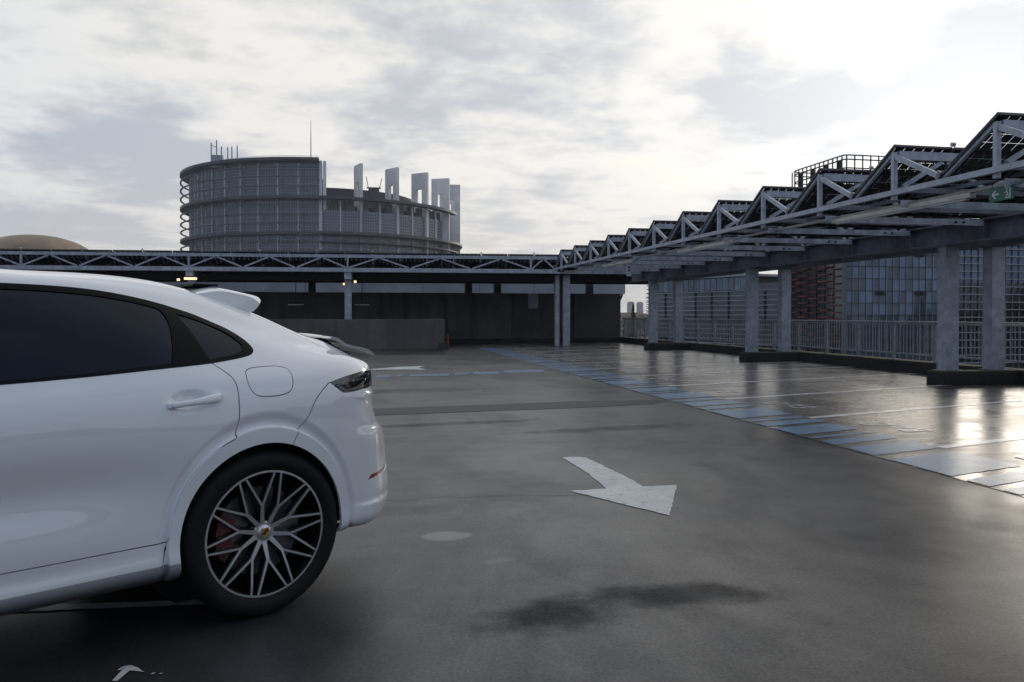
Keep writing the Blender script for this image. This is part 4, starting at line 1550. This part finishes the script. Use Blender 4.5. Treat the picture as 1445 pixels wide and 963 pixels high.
trim_rear = [(8.203, 12.009), (8.633, 12.028), (9.175, 12.011), (9.772, 11.94), (10.128, 11.906), (10.407, 11.875), (10.877, 11.80), (11.394, 11.49), (11.724, 11.06), (11.90, 10.70), (11.955, 10.43), (11.86, 10.22), (11.622, 10.10), (11.322, 10.035), (10.867, 9.985), (10.452, 9.99), (9.781, 10.01), (8.825, 9.995), (8.115, 9.975)]
DLO = np.concatenate([crom([(7.466, 11.932)] + trim_rear + [(7.466, 9.958), (6.993, 9.942), (6.531, 9.983), (6.2, 10.1)], 6), lin([(6.114, 10.35), (6.114, 10.6), (6.305, 11.9), (6.606, 12.6), (6.992, 12.25), (7.466, 11.932)])])
G_REAR = np.concatenate([lin([(8.118, 10.075), (8.125, 11.80)]), crom([(8.125, 11.815), (8.621, 11.825), (9.349, 11.777), (9.9, 11.70), (10.138, 11.63), (10.234, 11.351), (10.262, 11.037), (10.23, 10.5), (10.176, 10.160)], 6), crom([(10.16, 10.145), (9.7, 10.125), (9.19, 10.10), (8.118, 10.075)], 6)])
G_FRONT = np.concatenate([crom([(7.93, 11.80), (7.466, 11.73), (6.992, 11.88), (6.683, 11.83), (6.409, 11.343), (6.246, 10.6)], 5), crom([(6.30, 10.30), (6.531, 10.15), (6.993, 10.07), (7.93, 10.06)], 5), lin([(7.93, 10.06), (7.93, 11.80)])])
G_QTR = np.concatenate([crom([(10.43, 11.60), (10.842, 11.545), (11.341, 11.205), (11.632, 10.789), (11.705, 10.55), (11.61, 10.34), (11.31, 10.20), (10.87, 10.125)], 6), lin([(10.87, 10.125), (10.43, 11.60)])])
gap_door = crom([(10.80, 10.12), (10.873, 10.017), (11.075, 9.682), (11.24, 9.32), (11.305, 8.95), (11.318, 8.414), (11.298, 7.742), (11.215, 7.2), (11.12, 7.085), (10.956, 6.97), (10.686, 6.675), (10.414, 6.175), (10.22, 5.588), (10.095, 4.913), (10.02, 4.1), (9.993, 3.72)], 6)
gap_bot = crom([(9.993, 3.72), (9.67, 3.73), (9.135, 3.72), (8.539, 3.70), (7.9, 3.70), (7.0, 3.72), (6.231, 3.75)], 6)
gap_sill = lin([(9.993, 3.72), (9.93, 2.11)])
gap_bp = lin([(7.892, 10.2), (7.892, 8.04), (7.892, 6.08), (7.90, 3.70)])
gap_fd = crom([(6.16, 10.3), (6.128, 10.083), (5.997, 8.237), (5.968, 6.838), (6.025, 5.695), (6.157, 4.674), (6.231, 3.75)], 6)
gap_bump = crom([(13.70, 8.88), (13.596, 8.84), (13.251, 8.251), (13.03, 7.629), (12.74, 7.1), (12.55, 6.6)], 6)
gap_hatch = crom([(11.95, 13.22), (12.7, 13.05), (13.4, 12.82), (14.1, 12.5), (14.6, 11.9), (14.95, 11.1), (15.15, 10.3), (15.25, 9.45)], 6)
FUEL = crom([(11.589, 9.52), (11.66, 9.61), (11.88, 9.668), (12.389, 9.678), (12.61, 9.57), (12.69, 9.35), (12.70, 9.1), (12.668, 8.80), (12.56, 8.56), (12.267, 8.458), (11.892, 8.472), (11.70, 8.60), (11.60, 8.90), (11.575, 9.25), (11.589, 9.52)], 6)
LAMP = np.concatenate([crom([(13.629, 8.89), (14.14, 9.171), (15.026, 9.50), (15.8, 9.60), (16.8, 9.62), (19.3, 9.62)], 7), lin([(19.3, 9.62), (19.3, 9.05)]), crom([(19.3, 9.05), (17.5, 9.0), (16.2, 8.90), (15.43, 8.78), (14.444, 8.517), (14.12, 8.45), (13.96, 8.50), (13.629, 8.89)], 7)])
REFL = lin([(14.754, 4.925), (14.894, 5.13), (15.64, 5.14), (16.4, 5.13), (16.4, 4.93), (15.612, 4.955), (14.754, 4.925)])
VAL = lin([(10.3, 2.08), (9.119, 2.08), (8.083, 2.04), (6.0, 2.04), (4.6, 2.04), (4.6, -1), (10.3, -1), (10.3, 2.08)])
VAL2 = lin([(13.0, .75), (14.2, .75), (16, .9), (19.5, 1.3), (19.5, -1), (13.0, -1), (13.0, .75)])
BUMP = np.concatenate([gap_bump, lin([(12.55, 6.6), (13.2, 3.0), (13.2, -1), (19.5, -1), (19.5, 9.3), (15.5, 9.0), (14.1, 8.7), (13.70, 8.88)])])
RDOOR = np.concatenate([gap_door, gap_bot[:25], lin([tuple(gap_bp[-1]), (7.892, 6.08), (7.892, 10.3), (10.80, 10.3), (10.80, 10.12)])])
FDOOR = np.concatenate([gap_bp, lin([(7.90, 3.70), (7.0, 3.72), (6.231, 3.75)]), gap_fd[::-1], lin([(6.16, 10.3), (7.892, 10.3)])])
RGLASS = np.concatenate([crom([(11.95, 13.5), (12.6, 13.35), (13.3, 13.2), (14.2, 13.1), (15.0, 13.2), (15.6, 13.7), (15.9, 14.6), (16.0, 16.3)], 5), lin([(16.0, 16.3), (11.9, 16.3), (11.95, 13.5)])])
WIND = lin([(5.95, 12.0), (6.75, 13.3), (6.9, 14.0), (6.95, 16.3), (5.95, 16.3), (5.9, 14), (5.95, 12.0)])
HEAD = crom([(3.9, 9.6), (3.4, 8.9), (2.6, 8.6), (1.9, 8.8), (2.0, 9.6), (2.8, 10.0), (3.6, 10.0), (3.9, 9.6)], 5)


def strip(path, w, closed=False):
    """both edges of a panel gap w metres wide around a path on the surface"""
    p = np.array(path)
    X = surf(p[:, 0], p[:, 1])
    n_ = normal(p[:, 0], p[:, 1])
    if closed:
        tg = np.roll(X, -1, 0) - np.roll(X, 1, 0)
    else:
        tg = np.gradient(X, axis=0)
    tg /= np.linalg.norm(tg, axis=1, keepdims=True) + 1e-9
    sd_ = np.cross(n_, tg)
    e = 1e-3
    Su = (surf(p[:, 0] + e, p[:, 1]) - X) / e
    Sv = (surf(p[:, 0], p[:, 1] + e) - X) / e
    res = []
    for sg_ in (1, -1):
        dlt = sd_ * (w / 2 * sg_)
        a11, a12, a22 = (Su * Su).sum(1), (Su * Sv).sum(1), (Sv * Sv).sum(1)
        b1, b2 = (Su * dlt).sum(1), (Sv * dlt).sum(1)
        det = a11 * a22 - a12 * a12 + 1e-12
        res.append(p + np.stack([(b1 * a22 - b2 * a12) / det, (a11 * b2 - a12 * b1) / det], 1))
    return res


def inside(poly, pts):
    x, y = pts[:, 0], pts[:, 1]
    r = np.zeros(len(pts), bool)
    lo, hi = poly.min(0), poly.max(0)
    cand = np.where((x >= lo[0]) & (x <= hi[0]) & (y >= lo[1]) & (y <= hi[1]))[0]
    xs_, ys_ = x[cand], y[cand]
    rr = np.zeros(len(cand), bool)
    n = len(poly)
    for i in range(n):
        (x1, y1), (x2, y2) = poly[i], poly[(i + 1) % n]
        if y1 == y2:
            continue
        c = ((y1 > ys_) != (y2 > ys_)) & (xs_ < (x2 - x1) * (ys_ - y1) / (y2 - y1) + x1)
        rr ^= c
    r[cand] = rr
    return r


ARCH_R = arch_outline(0.0, 1)
ARCH_F = arch_outline(-2.895, -1)
RINGS = [arch_ring(0.0, 1, rr, 198, -18, 110) for rr in (.460, .485, .493, .4965, .500, .5035, .507, .512, .520, .531, .543, .555, .566, .575, .589)]
RINGS += [arch_ring(-2.895, -1, rr, 198, -18, 60) for rr in (.49, .505, .52, .54, .5625, .585)]
GAPW = .0052
SEAMS = []
for path in (gap_door, gap_bot, gap_sill, gap_bp, gap_fd, gap_bump, gap_hatch):
    a_, b_ = strip(path, GAPW)
    SEAMS.append(np.concatenate([a_, b_[::-1]]))
a_, b_ = strip(FUEL[:-1], .0042, True)
FUEL_OUT, FUEL_IN = (a_, b_) if np.ptp(a_[:, 0]) > np.ptp(b_[:, 0]) else (b_, a_)

POLYS = [ARCH_R, ARCH_F, DLO, G_REAR, G_FRONT, G_QTR, LAMP, REFL, VAL, VAL2, RGLASS, WIND, HEAD, FUEL_OUT, FUEL_IN] + SEAMS
UMAX, VMAX = float(J - 1), float(K - 1)
con_v, con_e = [], []
for pl_ in POLYS:
    q = np.array(pl_, float).copy()
    q[:, 0] = np.clip(q[:, 0], 0, UMAX)
    q[:, 1] = np.clip(q[:, 1], 0, VMAX)
    keep = np.ones(len(q), bool)
    keep[1:] = np.hypot(*(q[1:] - q[:-1]).T) > 2e-4
    q = q[keep]
    o_ = len(con_v)
    con_v += [tuple(p) for p in q]
    con_e += [(o_ + i, o_ + (i + 1) % len(q)) for i in range(len(q))]
for q in RINGS:
    q = q[(q[:, 1] > .05)]
    o_ = len(con_v)
    con_v += [tuple(p) for p in q]
    con_e += [(o_ + i, o_ + i + 1) for i in range(len(q) - 1) if np.hypot(*(q[i + 1] - q[i])) < .6]
o_ = len(con_v)
con_v += [(0, 0), (UMAX, 0), (UMAX, VMAX), (0, VMAX)]
con_e += [(o_, o_ + 1), (o_ + 1, o_ + 2), (o_ + 2, o_ + 3), (o_ + 3, o_)]
ug = np.unique(np.concatenate([np.arange(0, 7.4, .16), np.arange(7.4, UMAX, .062), [UMAX]]))
vg = np.unique(np.concatenate([np.arange(0, 10.0, .155), np.arange(10.0, VMAX, .19), [VMAX]]))
GU, GV = np.meshgrid(ug, vg)
GP = np.stack([GU.ravel(), GV.ravel()], 1)
cv = np.array(con_v)
# drop grid points that crowd an outline
keep = np.ones(len(GP), bool)
cell = {}
for i, (a_, b_) in enumerate(cv):
    cell.setdefault((int(a_ / .1), int(b_ / .2)), []).append(i)
for i, (a_, b_) in enumerate(GP):
    ci, cj = int(a_ / .1), int(b_ / .2)
    for di in (-1, 0, 1):
        for dj in (-1, 0, 1):
            for q in cell.get((ci + di, cj + dj), ()):
                if ((cv[q, 0] - a_) / .024) ** 2 + ((cv[q, 1] - b_) / .06) ** 2 < 1:
                    keep[i] = False
GP = GP[keep]
allv = [Vector((float(a_), float(b_))) for a_, b_ in cv] + [Vector((float(a_), float(b_))) for a_, b_ in GP]
res = delaunay_2d_cdt(allv, con_e, [], 0, 1e-6)
UV = np.array([(p.x, p.y) for p in res[0]])
TRI = np.array([f for f in res[2] if len(f) == 3])
XS = surf(UV[:, 0], UV[:, 1])
NS = normal(np.clip(UV[:, 0], .004, UMAX - .004), np.clip(UV[:, 1], .004, VMAX - .004))
NS[np.abs(XS[:, 1]) < 1e-4, 1] = 0
CEN = UV[TRI].mean(1)
REG = np.full(len(TRI), 'body', dtype=object)
for nm_, pl_ in (('windscreen', WIND), ('rear_glass', RGLASS), ('bumper', BUMP), ('front_door', FDOOR), ('rear_door', RDOOR), ('headlamp', HEAD), ('valance', VAL), ('valance', VAL2), ('fuel_ring', FUEL_OUT), ('fuel_flap', FUEL_IN), ('trim', DLO), ('g_front', G_FRONT), ('g_rear', G_REAR), ('g_qtr', G_QTR), ('reflector', REFL), ('lamp', LAMP)):
    REG[inside(pl_, CEN)] = nm_
LOCK = (REG == 'trim') | (REG == 'g_front') | (REG == 'g_rear') | (REG == 'g_qtr') | (REG == 'lamp')
for pl_ in SEAMS:
    REG[inside(pl_, CEN) & ~LOCK] = 'gap'
REG[REG == 'fuel_ring'] = 'gap'
REG[inside(ARCH_R, CEN) | inside(ARCH_F, CEN)] = 'hole'

CAR_O = (-.89713, 4.72239, 0.0)
car = empty('car', CAR_O, math.atan2(-.53065912, -.84758533))
tag(car, 'white coupe style SUV parked at left, seen from its rear left side', 'car')


def loc(X):
    return np.stack([-X[..., 0], X[..., 1], X[..., 2]], -1)


def panel(name, regs, mat, parent, off_=0.0, flange=.012, sides=(1, -1), label=None, mats=None):
    """a trimmed piece of the body surface as a mesh with turned-in edges and true surface normals"""
    sel = np.isin(REG, regs) if isinstance(regs, (list, tuple)) else REG == regs
    tr = TRI[sel]
    vs, fs, ln_ = [], [], []
    for sd_ in sides:
        ids, inv = np.unique(tr, return_inverse=True)
        t = inv.reshape(-1, 3)
        X = XS[ids] + NS[ids] * off_
        N = NS[ids].copy()
        X, N = X * np.array([1, sd_, 1]), N * np.array([1, sd_, 1])
        X, N = loc(X), loc(N)
        fn = np.cross(X[t[:, 1]] - X[t[:, 0]], X[t[:, 2]] - X[t[:, 0]])
        flip = (fn * N[t[:, 0]]).sum(1) < 0
        t = t.copy()
        t[flip] = t[flip][:, ::-1]
        o_ = len(vs)
        vs += X.tolist()
        fs += (t + o_).tolist()
        ln_ += N[t].reshape(-1, 3).tolist()
        if flange:
            ed = {}
            for a_, b_, c_ in t.tolist():
                for p_, q_ in ((a_, b_), (b_, c_), (c_, a_)):
                    ed[(p_, q_)] = 1
            bd = [e_ for e_ in ed if (e_[1], e_[0]) not in ed and not (abs(X[e_[0], 1]) < 2e-3 and abs(X[e_[1], 1]) < 2e-3)]
            low_ = {}
            for p_, q_ in bd:
                for w_ in (p_, q_):
                    if w_ not in low_:
                        low_[w_] = len(vs)
                        vs.append((X[w_] - N[w_] * flange).tolist())
                f_ = (q_ + o_, p_ + o_, low_[p_], low_[q_])
                fs.append(list(f_))
                A, B_, C_ = np.array(vs[f_[0]]), np.array(vs[f_[1]]), np.array(vs[f_[2]])
                nn = np.cross(B_ - A, C_ - A)
                nn = nn / (np.linalg.norm(nn) + 1e-12)
                ln_ += [nn.tolist()] * 4
    me = bpy.data.meshes.new(name)
    me.from_pydata(vs, [], fs)
    me.materials.append(MAT[mat])
    me.polygons.foreach_set('use_smooth', [True] * len(me.polygons))
    me.update()
    if len(me.loops) == len(ln_):
        me.normals_split_custom_set(ln_)
    o = bpy.data.objects.new(name, me)
    COL.objects.link(o)
    o.parent = parent
    if label:
        o['label'] = label
    return o


panel('body_shell', 'body', 'car_paint', car, 0, .016)
panel('inner_shell', ['body', 'gap', 'bumper', 'rear_door', 'front_door', 'fuel_flap', 'valance', 'reflector'], 'car_under', car, -.016, 0)
bumper = panel('rear_bumper', 'bumper', 'car_paint', car, 0, .016)
panel('lower_trim', 'valance', 'valance', car, 0, .02)
for sd_ in (1, -1):
    panel('reflector', 'reflector', 'reflector_red', bumper, -.004, .01, (sd_,))
panel('windscreen', 'windscreen', 'privacy_glass', car, -.003, .01)
panel('rear_window', 'rear_glass', 'privacy_glass', car, -.003, .01)
panel('headlamp', 'headlamp', 'lamp_dark', car, -.004, .01)
panel('fuel_flap', 'fuel_flap', 'car_paint', car, 0, .010, (1,))
panel('fuel_flap', 'fuel_flap', 'car_paint', car, 0, .010, (-1,))
panel('window_trim', 'trim', 'car_black', car, .001, .014)
HND = []
for sd_ in (1, -1):
    rd = panel('rear_door', 'rear_door', 'car_paint', car, 0, .016, (sd_,))
    fd = panel('front_door', 'front_door', 'car_paint', car, 0, .016, (sd_,))
    panel('window_glass', 'g_rear', 'privacy_glass', rd, -.004, 0, (sd_,))
    panel('window_glass', 'g_front', 'privacy_glass', fd, -.004, 0, (sd_,))
    panel('quarter_window', 'g_qtr', 'privacy_glass', car, -.004, 0, (sd_,))
    lp = panel('tail_lamp', 'lamp', 'lamp_dark', car, -.014, 0, (sd_,))
    panel('lens', 'lamp', 'lens_clear', lp, -.001, .013, (sd_,))
    for path, rad in (([(13.86, 8.80), (14.06, 8.62), (14.3, 8.62), (14.8, 8.73), (15.4, 8.90), (16.2, 9.0), (17.5, 9.08), (18.9, 9.1)], .0075),
                      ([(14.45, 9.0), (15.0, 9.14), (15.6, 9.22), (16.3, 9.26)], .006),
                      ([(14.75, 9.26), (15.1, 9.36), (15.6, 9.42), (16.3, 9.45), (17.4, 9.45)], .006)):
        pp = crom(path, 5)
        X = surf(pp[:, 0], pp[:, 1]) - normal(pp[:, 0], pp[:, 1]) * .009
        X = loc(X * np.array([1, sd_, 1]))
        MB().tube([tuple(p) for p in X], rad, 6).obj('light_guide', 'lamp_silver', lp, smooth=True)
    for (u0, v0, u1, v1), dd in (((10.034, 8.47, 10.93, 8.615), rd), ((7.0, 8.40, 7.62, 8.50), fd)):
        ns_ = 22
        sec = 12
        vs, fs = [], []
        for i in range(ns_ + 1):
            s_ = i / ns_
            uu, vv = u0 + (u1 - u0) * s_, v0 + (v1 - v0) * s_
            Pp, Nn = surf(np.array(uu), np.array(vv), False), normal(np.array(uu), np.array(vv))
            Nn = np.array([0, 1, .0]) * .7 + Nn * .3
            endf = min(1, s_ / .10, (1 - s_) / .06)
            endf = math.sqrt(max(0, 1 - (1 - endf) ** 2))
            out_ = .012 + .020 * math.sin(math.pi * min(1, s_ * 1.02)) ** .5
            hh = (.0135 + .0055 * sm(np.array(s_), .3, .9)) * max(endf, .05)
            tt = .009 * max(endf, .05)
            for k in range(sec):
                a_ = 2 * math.pi * k / sec
                ca, sa = math.cos(a_), math.sin(a_)
                ca = math.copysign(abs(ca) ** .75, ca)
                sa = math.copysign(abs(sa) ** .75, sa)
                q = Pp + Nn * (out_ + tt * ca) + np.array([0, -.15 * hh * sa, hh * sa])
                vs.append(tuple(loc(q * np.array([1, sd_, 1]))))
        for i in range(ns_):
            for k in range(sec):
                f_ = (i * sec + k, i * sec + (k + 1) % sec, (i + 1) * sec + (k + 1) % sec, (i + 1) * sec + k)
                fs.append(f_ if sd_ > 0 else f_[::-1])
        fs += [tuple(range(sec)), tuple(range(ns_ * sec + sec - 1, ns_ * sec - 1, -1))]
        hnd = MB()
        hnd.add(vs, fs)
        # feet that join the grip to the door
        for s_ in (.05, .93):
            uu, vv = u0 + (u1 - u0) * s_, v0 + (v1 - v0) * s_
            Pp = surf(np.array(uu), np.array(vv), False)
            p0_, p1_ = loc((Pp + np.array([0, -.006, 0])) * np.array([1, sd_, 1])), loc((Pp + np.array([0, .018, 0])) * np.array([1, sd_, 1]))
            hnd.beam(tuple(p0_), tuple(p1_), .035, .018)
        hnd.obj('door_handle', 'car_paint', dd, smooth=True, auto=50)


# ---- roof spoiler and tail spoiler: lofts across the car
def loft(name, mat, prof_fn, ys, parent, label=None):
    mb = MB()
    n = None
    for y in ys:
        pr = prof_fn(y)
        n = len(pr)
        mb.v += [(-a_, y, z) for a_, z in pr]
    for j in range(len(ys) - 1):
        for i in range(n):
            i2 = (i + 1) % n
            mb.f.append([j * n + i, j * n + i2, (j + 1) * n + i2, (j + 1) * n + i])
            mb.m.append(0)
    mb.f.append(list(range(n - 1, -1, -1)))
    mb.f.append([(len(ys) - 1) * n + i for i in range(n)])
    mb.m += [0, 0]
    o = mb.obj(name, mat, parent, smooth=True, auto=38)
    bm = bmesh.new()
    bm.from_mesh(o.data)
    bmesh.ops.recalc_face_normals(bm, faces=bm.faces)
    bm.to_mesh(o.data)
    bm.free()
    if label:
        o['label'] = label
    return o


def ysym(w, n=15):
    return [w * math.sin(math.pi / 2 * (2 * k / (n - 1) - 1)) for k in range(n)]


def roof_sp(y):
    f = 1 - (abs(y) / .60) ** 2.2
    e = max(0, (abs(y) - .50) / .09)
    c = .018 * f - .018 * e * e - .006
    t = .06 * f - .03 * e * e
    top = crom([(-.20, 1.512 + c * .8), (-.09, 1.535 + c), (-.02, 1.533 + c), (.08, 1.515 + c), (.145 + t, 1.497 + c), (.166 + t, 1.480 + c), (.160 + t, 1.464 + c), (.130 + t * .7, 1.440 + c)], 4)
    bot = [(.02, 1.40 + c), (-.18, 1.46 + c)]
    return [tuple(p) for p in top] + bot


loft('roof_spoiler', 'car_paint', roof_sp, ysym(.585, 25), car)
MB().box(.035, .16, -.50, .50, 1.542, 1.5525).obj('spoiler_slot', 'car_black', car)


def tail_wing(y):
    f = 1 - (abs(y) / .60) ** 2
    c, t = .022 + .024 * f, .055 * f
    c0 = .018
    top = crom([(.575 + t * .6, 1.262 + c0), (.61 + t * .8, 1.247 + c), (.66 + t, 1.215 + c), (.73 + t, 1.197 + c), (.80 + t, 1.182 + c), (.83 + t, 1.165 + c), (.848 + t, 1.142 + c)], 4)
    bot = crom([(.838 + t, 1.140 + c), (.818 + t, 1.163 + c), (.79 + t, 1.172 + c), (.73 + t, 1.183 + c), (.66 + t, 1.20 + c), (.60 + t * .8, 1.232 + c), (.56 + t * .6, 1.252 + c0)], 4)
    return [tuple(p) for p in top] + [tuple(p) for p in bot]


wing = loft('tail_spoiler', 'lamp_silver', tail_wing, ysym(.555, 21), car, 'glossy raised tail spoiler')
wing.data.materials[0] = MAT['spoiler_gloss'] if 'spoiler_gloss' in MAT else MAT['carbon']


def wing_base(y):
    f = 1 - (abs(y) / .60) ** 2
    t, c = .075 * f, .022 * f
    return [(.50 + t * .6, 1.270 + c * .3), (.53 + t * .6, 1.272 + c * .3), (.56 + t * .6, 1.262 + c * .4), (.60 + t * .8, 1.225 + c), (.70 + t, 1.172 + c), (.74 + t, 1.13 + c * .4), (.70 + t, 1.10), (.50, 1.12), (.42, 1.22)]


loft('spoiler_base', 'car_black', wing_base, ysym(.50, 15), car)

# ---- arch liners, underbody, plate, exhausts, mirrors
for ac in (0.0, 2.895):
    for sd_ in (1, -1):
        o = MB().lathe([(.455, .50), (.455, .935)], 40, 'y', 0, math.radians(-12 if ac else 2), math.radians(178 if not ac else 192)).lathe([(.0, .50), (.455, .50)], 40, 'y').obj('arch_liner', 'car_under', car)
        o.location = (ac, 0, .385)
        o.scale = (1, sd_, 1)
ub = MB().box(-.70, 3.55, -.50, .50, .25, .80).box(.47, 2.40, -.86, .86, .262, .42).box(-.75, -.46, -.7, .7, .36, .7).obj('underbody', 'car_under', car)
MB().box(-1.005, -.985, -.26, .26, .80, .91).obj('number_plate', 'plate', car)
for y in (-.52, -.40, .40, .52):
    MB().lathe([(.045, 0), (.045, .16), (.040, .16), (.040, 0)], 20, 'y').obj('exhaust_tip', 'rim_silver', car, smooth=True, auto=40).matrix_local = Matrix.Translation((-.66, y, .37)) @ Matrix.Rotation(math.radians(90), 4, 'Z')
for sd_ in (1, -1):
    vs = MB()
    for (r0, h0) in ((0, 0),):
        pass
    prof_ = [(0.001, -.14), (.06, -.135), (.085, -.09), (.09, 0), (.085, .08), (.05, .12), (.001, .125)]
    mr = MB().lathe(prof_, 20, 'y').obj('door_mirror', 'car_paint', car, smooth=True)
    mr.location = (2.12, sd_ * 1.04, 1.12)
    mr.scale = (1.15, .85, .80)
    MB().box(2.09, 2.17, sd_ * .98 if sd_ < 0 else .86, -.86 if sd_ < 0 else .98, 1.03, 1.07).obj('mirror_arm', 'car_black', car)

# ---- wheels
RP = .283


def yf(r):
    return .128 - .034 * max(0.0, 1 - r / RP) ** 1.3 - (.0 if r > .06 else 0)


def spoke(mb, p, q, w0, w1, dep=.045):
    p, q = np.array(p), np.array(q)
    d = (q - p) / np.linalg.norm(q - p)
    n_ = np.array([-d[1], d[0]])
    ns_ = 6
    ring = []
    for i in range(ns_ + 1):
        t = i / ns_
        c = p + (q - p) * t
        w = w0 + (w1 - w0) * t
        r = np.hypot(*c)
        h = yf(r)
        pts = [c - n_ * w / 2, c + n_ * w / 2]
        b_ = [c - n_ * (w / 2 + .0035), c + n_ * (w / 2 + .0035)]
        k_ = [c - n_ * (w / 2 + .006), c + n_ * (w / 2 + .006)]
        ring.append([(pts[0][0], h, pts[0][1]), (pts[1][0], h, pts[1][1]), (b_[1][0], h - .005, b_[1][1]), (k_[1][0], h - dep, k_[1][1]), (k_[0][0], h - dep, k_[0][1]), (b_[0][0], h - .005, b_[0][1])])
    o_ = len(mb.v)
    for r_ in ring:
        mb.v += r_
    for i in range(ns_):
        for k in range(6):
            k2 = (k + 1) % 6
            mb.f.append([o_ + i * 6 + k, o_ + (i + 1) * 6 + k, o_ + (i + 1) * 6 + k2, o_ + i * 6 + k2])
            mb.m.append(0 if k == 0 else 1)
    mb.f += [[o_ + k for k in range(6)], [o_ + ns_ * 6 + k for k in range(5, -1, -1)]]
    mb.m += [1, 1]


def make_wheel():
    w = empty('wheel', (0, .82, .386), 0, car)
    ty = [(.291, .125), (.300, .136), (.318, .146), (.340, .148), (.358, .142), (.372, .130), (.380, .116), (.3845, .098), (.386, .07), (.3862, .052), (.379, .050), (.379, .043), (.3862, .041), (.3865, .006), (.379, .004), (.379, -.004), (.3865, -.006), (.3862, -.041), (.379, -.043), (.379, -.050), (.3862, -.052), (.386, -.07), (.3845, -.098), (.378, -.118), (.365, -.136), (.335, -.148), (.305, -.142), (.285, -.125)]
    MB().lathe(ty, 96, 'y').obj('tyre', 'tyre', w, smooth=True, auto=35)
    rim = MB()
    rim.lathe([(.282, .1295), (.2915, .1295)], 96, 'y', 0)
    rim.lathe([(.2915, .1295), (.2945, .126), (.2945, .118)], 96, 'y', 0)
    rim.lathe([(.270, .02), (.276, .10), (.2805, .122), (.282, .1295)][::-1], 96, 'y', 1)
    rim.lathe([(.262, -.14), (.270, .02)][::-1], 96, 'y', 1)
    ph = math.radians(30 + 18)
    for k in range(10):
        a = ph + k * math.pi / 5
        nd_ = np.array([math.cos(a), math.sin(a)]) * .128
        # arms leave the hub in pairs
        lean = (1 if k % 2 == 0 else -1) * math.radians(7)
        hb = np.array([math.cos(a + lean), math.sin(a + lean)]) * .030
        spoke(rim, hb, nd_ * 1.01, .024, .015)
        for s_ in (-1, 1):
            e_ = a + s_ * math.radians(18 - 3.4)
            spoke(rim, nd_ * .985, np.array([math.cos(e_), math.sin(e_)]) * .2832, .0115, .0095)
    rim.lathe([(.050, .060), (.050, .0985), (.046, .1005), (.030, .1008), (.0, .1010)], 40, 'y', 0)
    ro = rim.obj('rim', ['rim_silver', 'rim_black'], w)
    bm = bmesh.new()
    bm.from_mesh(ro.data)
    bmesh.ops.recalc_face_normals(bm, faces=bm.faces)
    bm.to_mesh(ro.data)
    bm.free()
    MB().lathe([(.034, .1005), (.034, .106), (.031, .1085), (.0, .1105)], 32, 'y').obj('hub_cap', 'rim_silver', w, smooth=True, auto=50)
    sh = [(-.018, .021), (.018, .021), (.019, .004), (.013, -.013), (0, -.024), (-.013, -.013), (-.019, .004)]
    cr_ = MB()
    n_ = len(sh)
    cr_.add([(x_, .1110, z_) for x_, z_ in sh] + [(x_, .1120, z_) for x_, z_ in sh], [tuple(range(n_)), tuple(range(2 * n_ - 1, n_ - 1, -1))] + [(i, n_ + i, n_ + (i + 1) % n_, (i + 1) % n_) for i in range(n_)], 0)
    cr_.box(-.016, -.002, .1121, .1127, .003, .018, 1).box(.002, .016, .1121, .1127, -.011, .001, 1)
    cr_.box(-.004, .004, .1128, .1134, -.006, .008, 2)
    cr_.obj('crest', ['gold', 'crest_red', 'rim_black'], w)
    MB().lathe([(.06, .045), (.205, .045), (.205, .015), (.06, .015)], 64, 'y').obj('brake_disc', 'disc', w)
    bolt_ = MB()
    for k in range(5):
        a = k * 2 * math.pi / 5 + .3
        bolt_.tube([(.063 * math.cos(a), .05, .063 * math.sin(a)), (.063 * math.cos(a), .082, .063 * math.sin(a))], .011, 8)
    bolt_.obj('wheel_bolts', 'rim_black', w)
    cal = MB().lathe([(.150, .085), (.222, .080), (.228, .03), (.150, .0)], 14, 'y', 0, math.radians(-26), math.radians(30))
    cal.lathe([(.150, .0), (.150, .085)], 14, 'y', 0, math.radians(-26), math.radians(30))
    cal.obj('brake_caliper', 'caliper', w)
    return w


wheel = make_wheel()


def copy_thing(src, parent, locn, rz):
    c = src.copy()
    COL.objects.link(c)
    c.parent = parent
    c.location = locn
    c.rotation_euler = (0, 0, rz)
    for ch in src.children:
        d_ = ch.copy()
        COL.objects.link(d_)
        d_.parent = c
    return c


copy_thing(wheel, car, (2.895, .82, .386), 0)
copy_thing(wheel, car, (0, -.82, .386), math.pi)
copy_thing(wheel, car, (2.895, -.82, .386), math.pi)
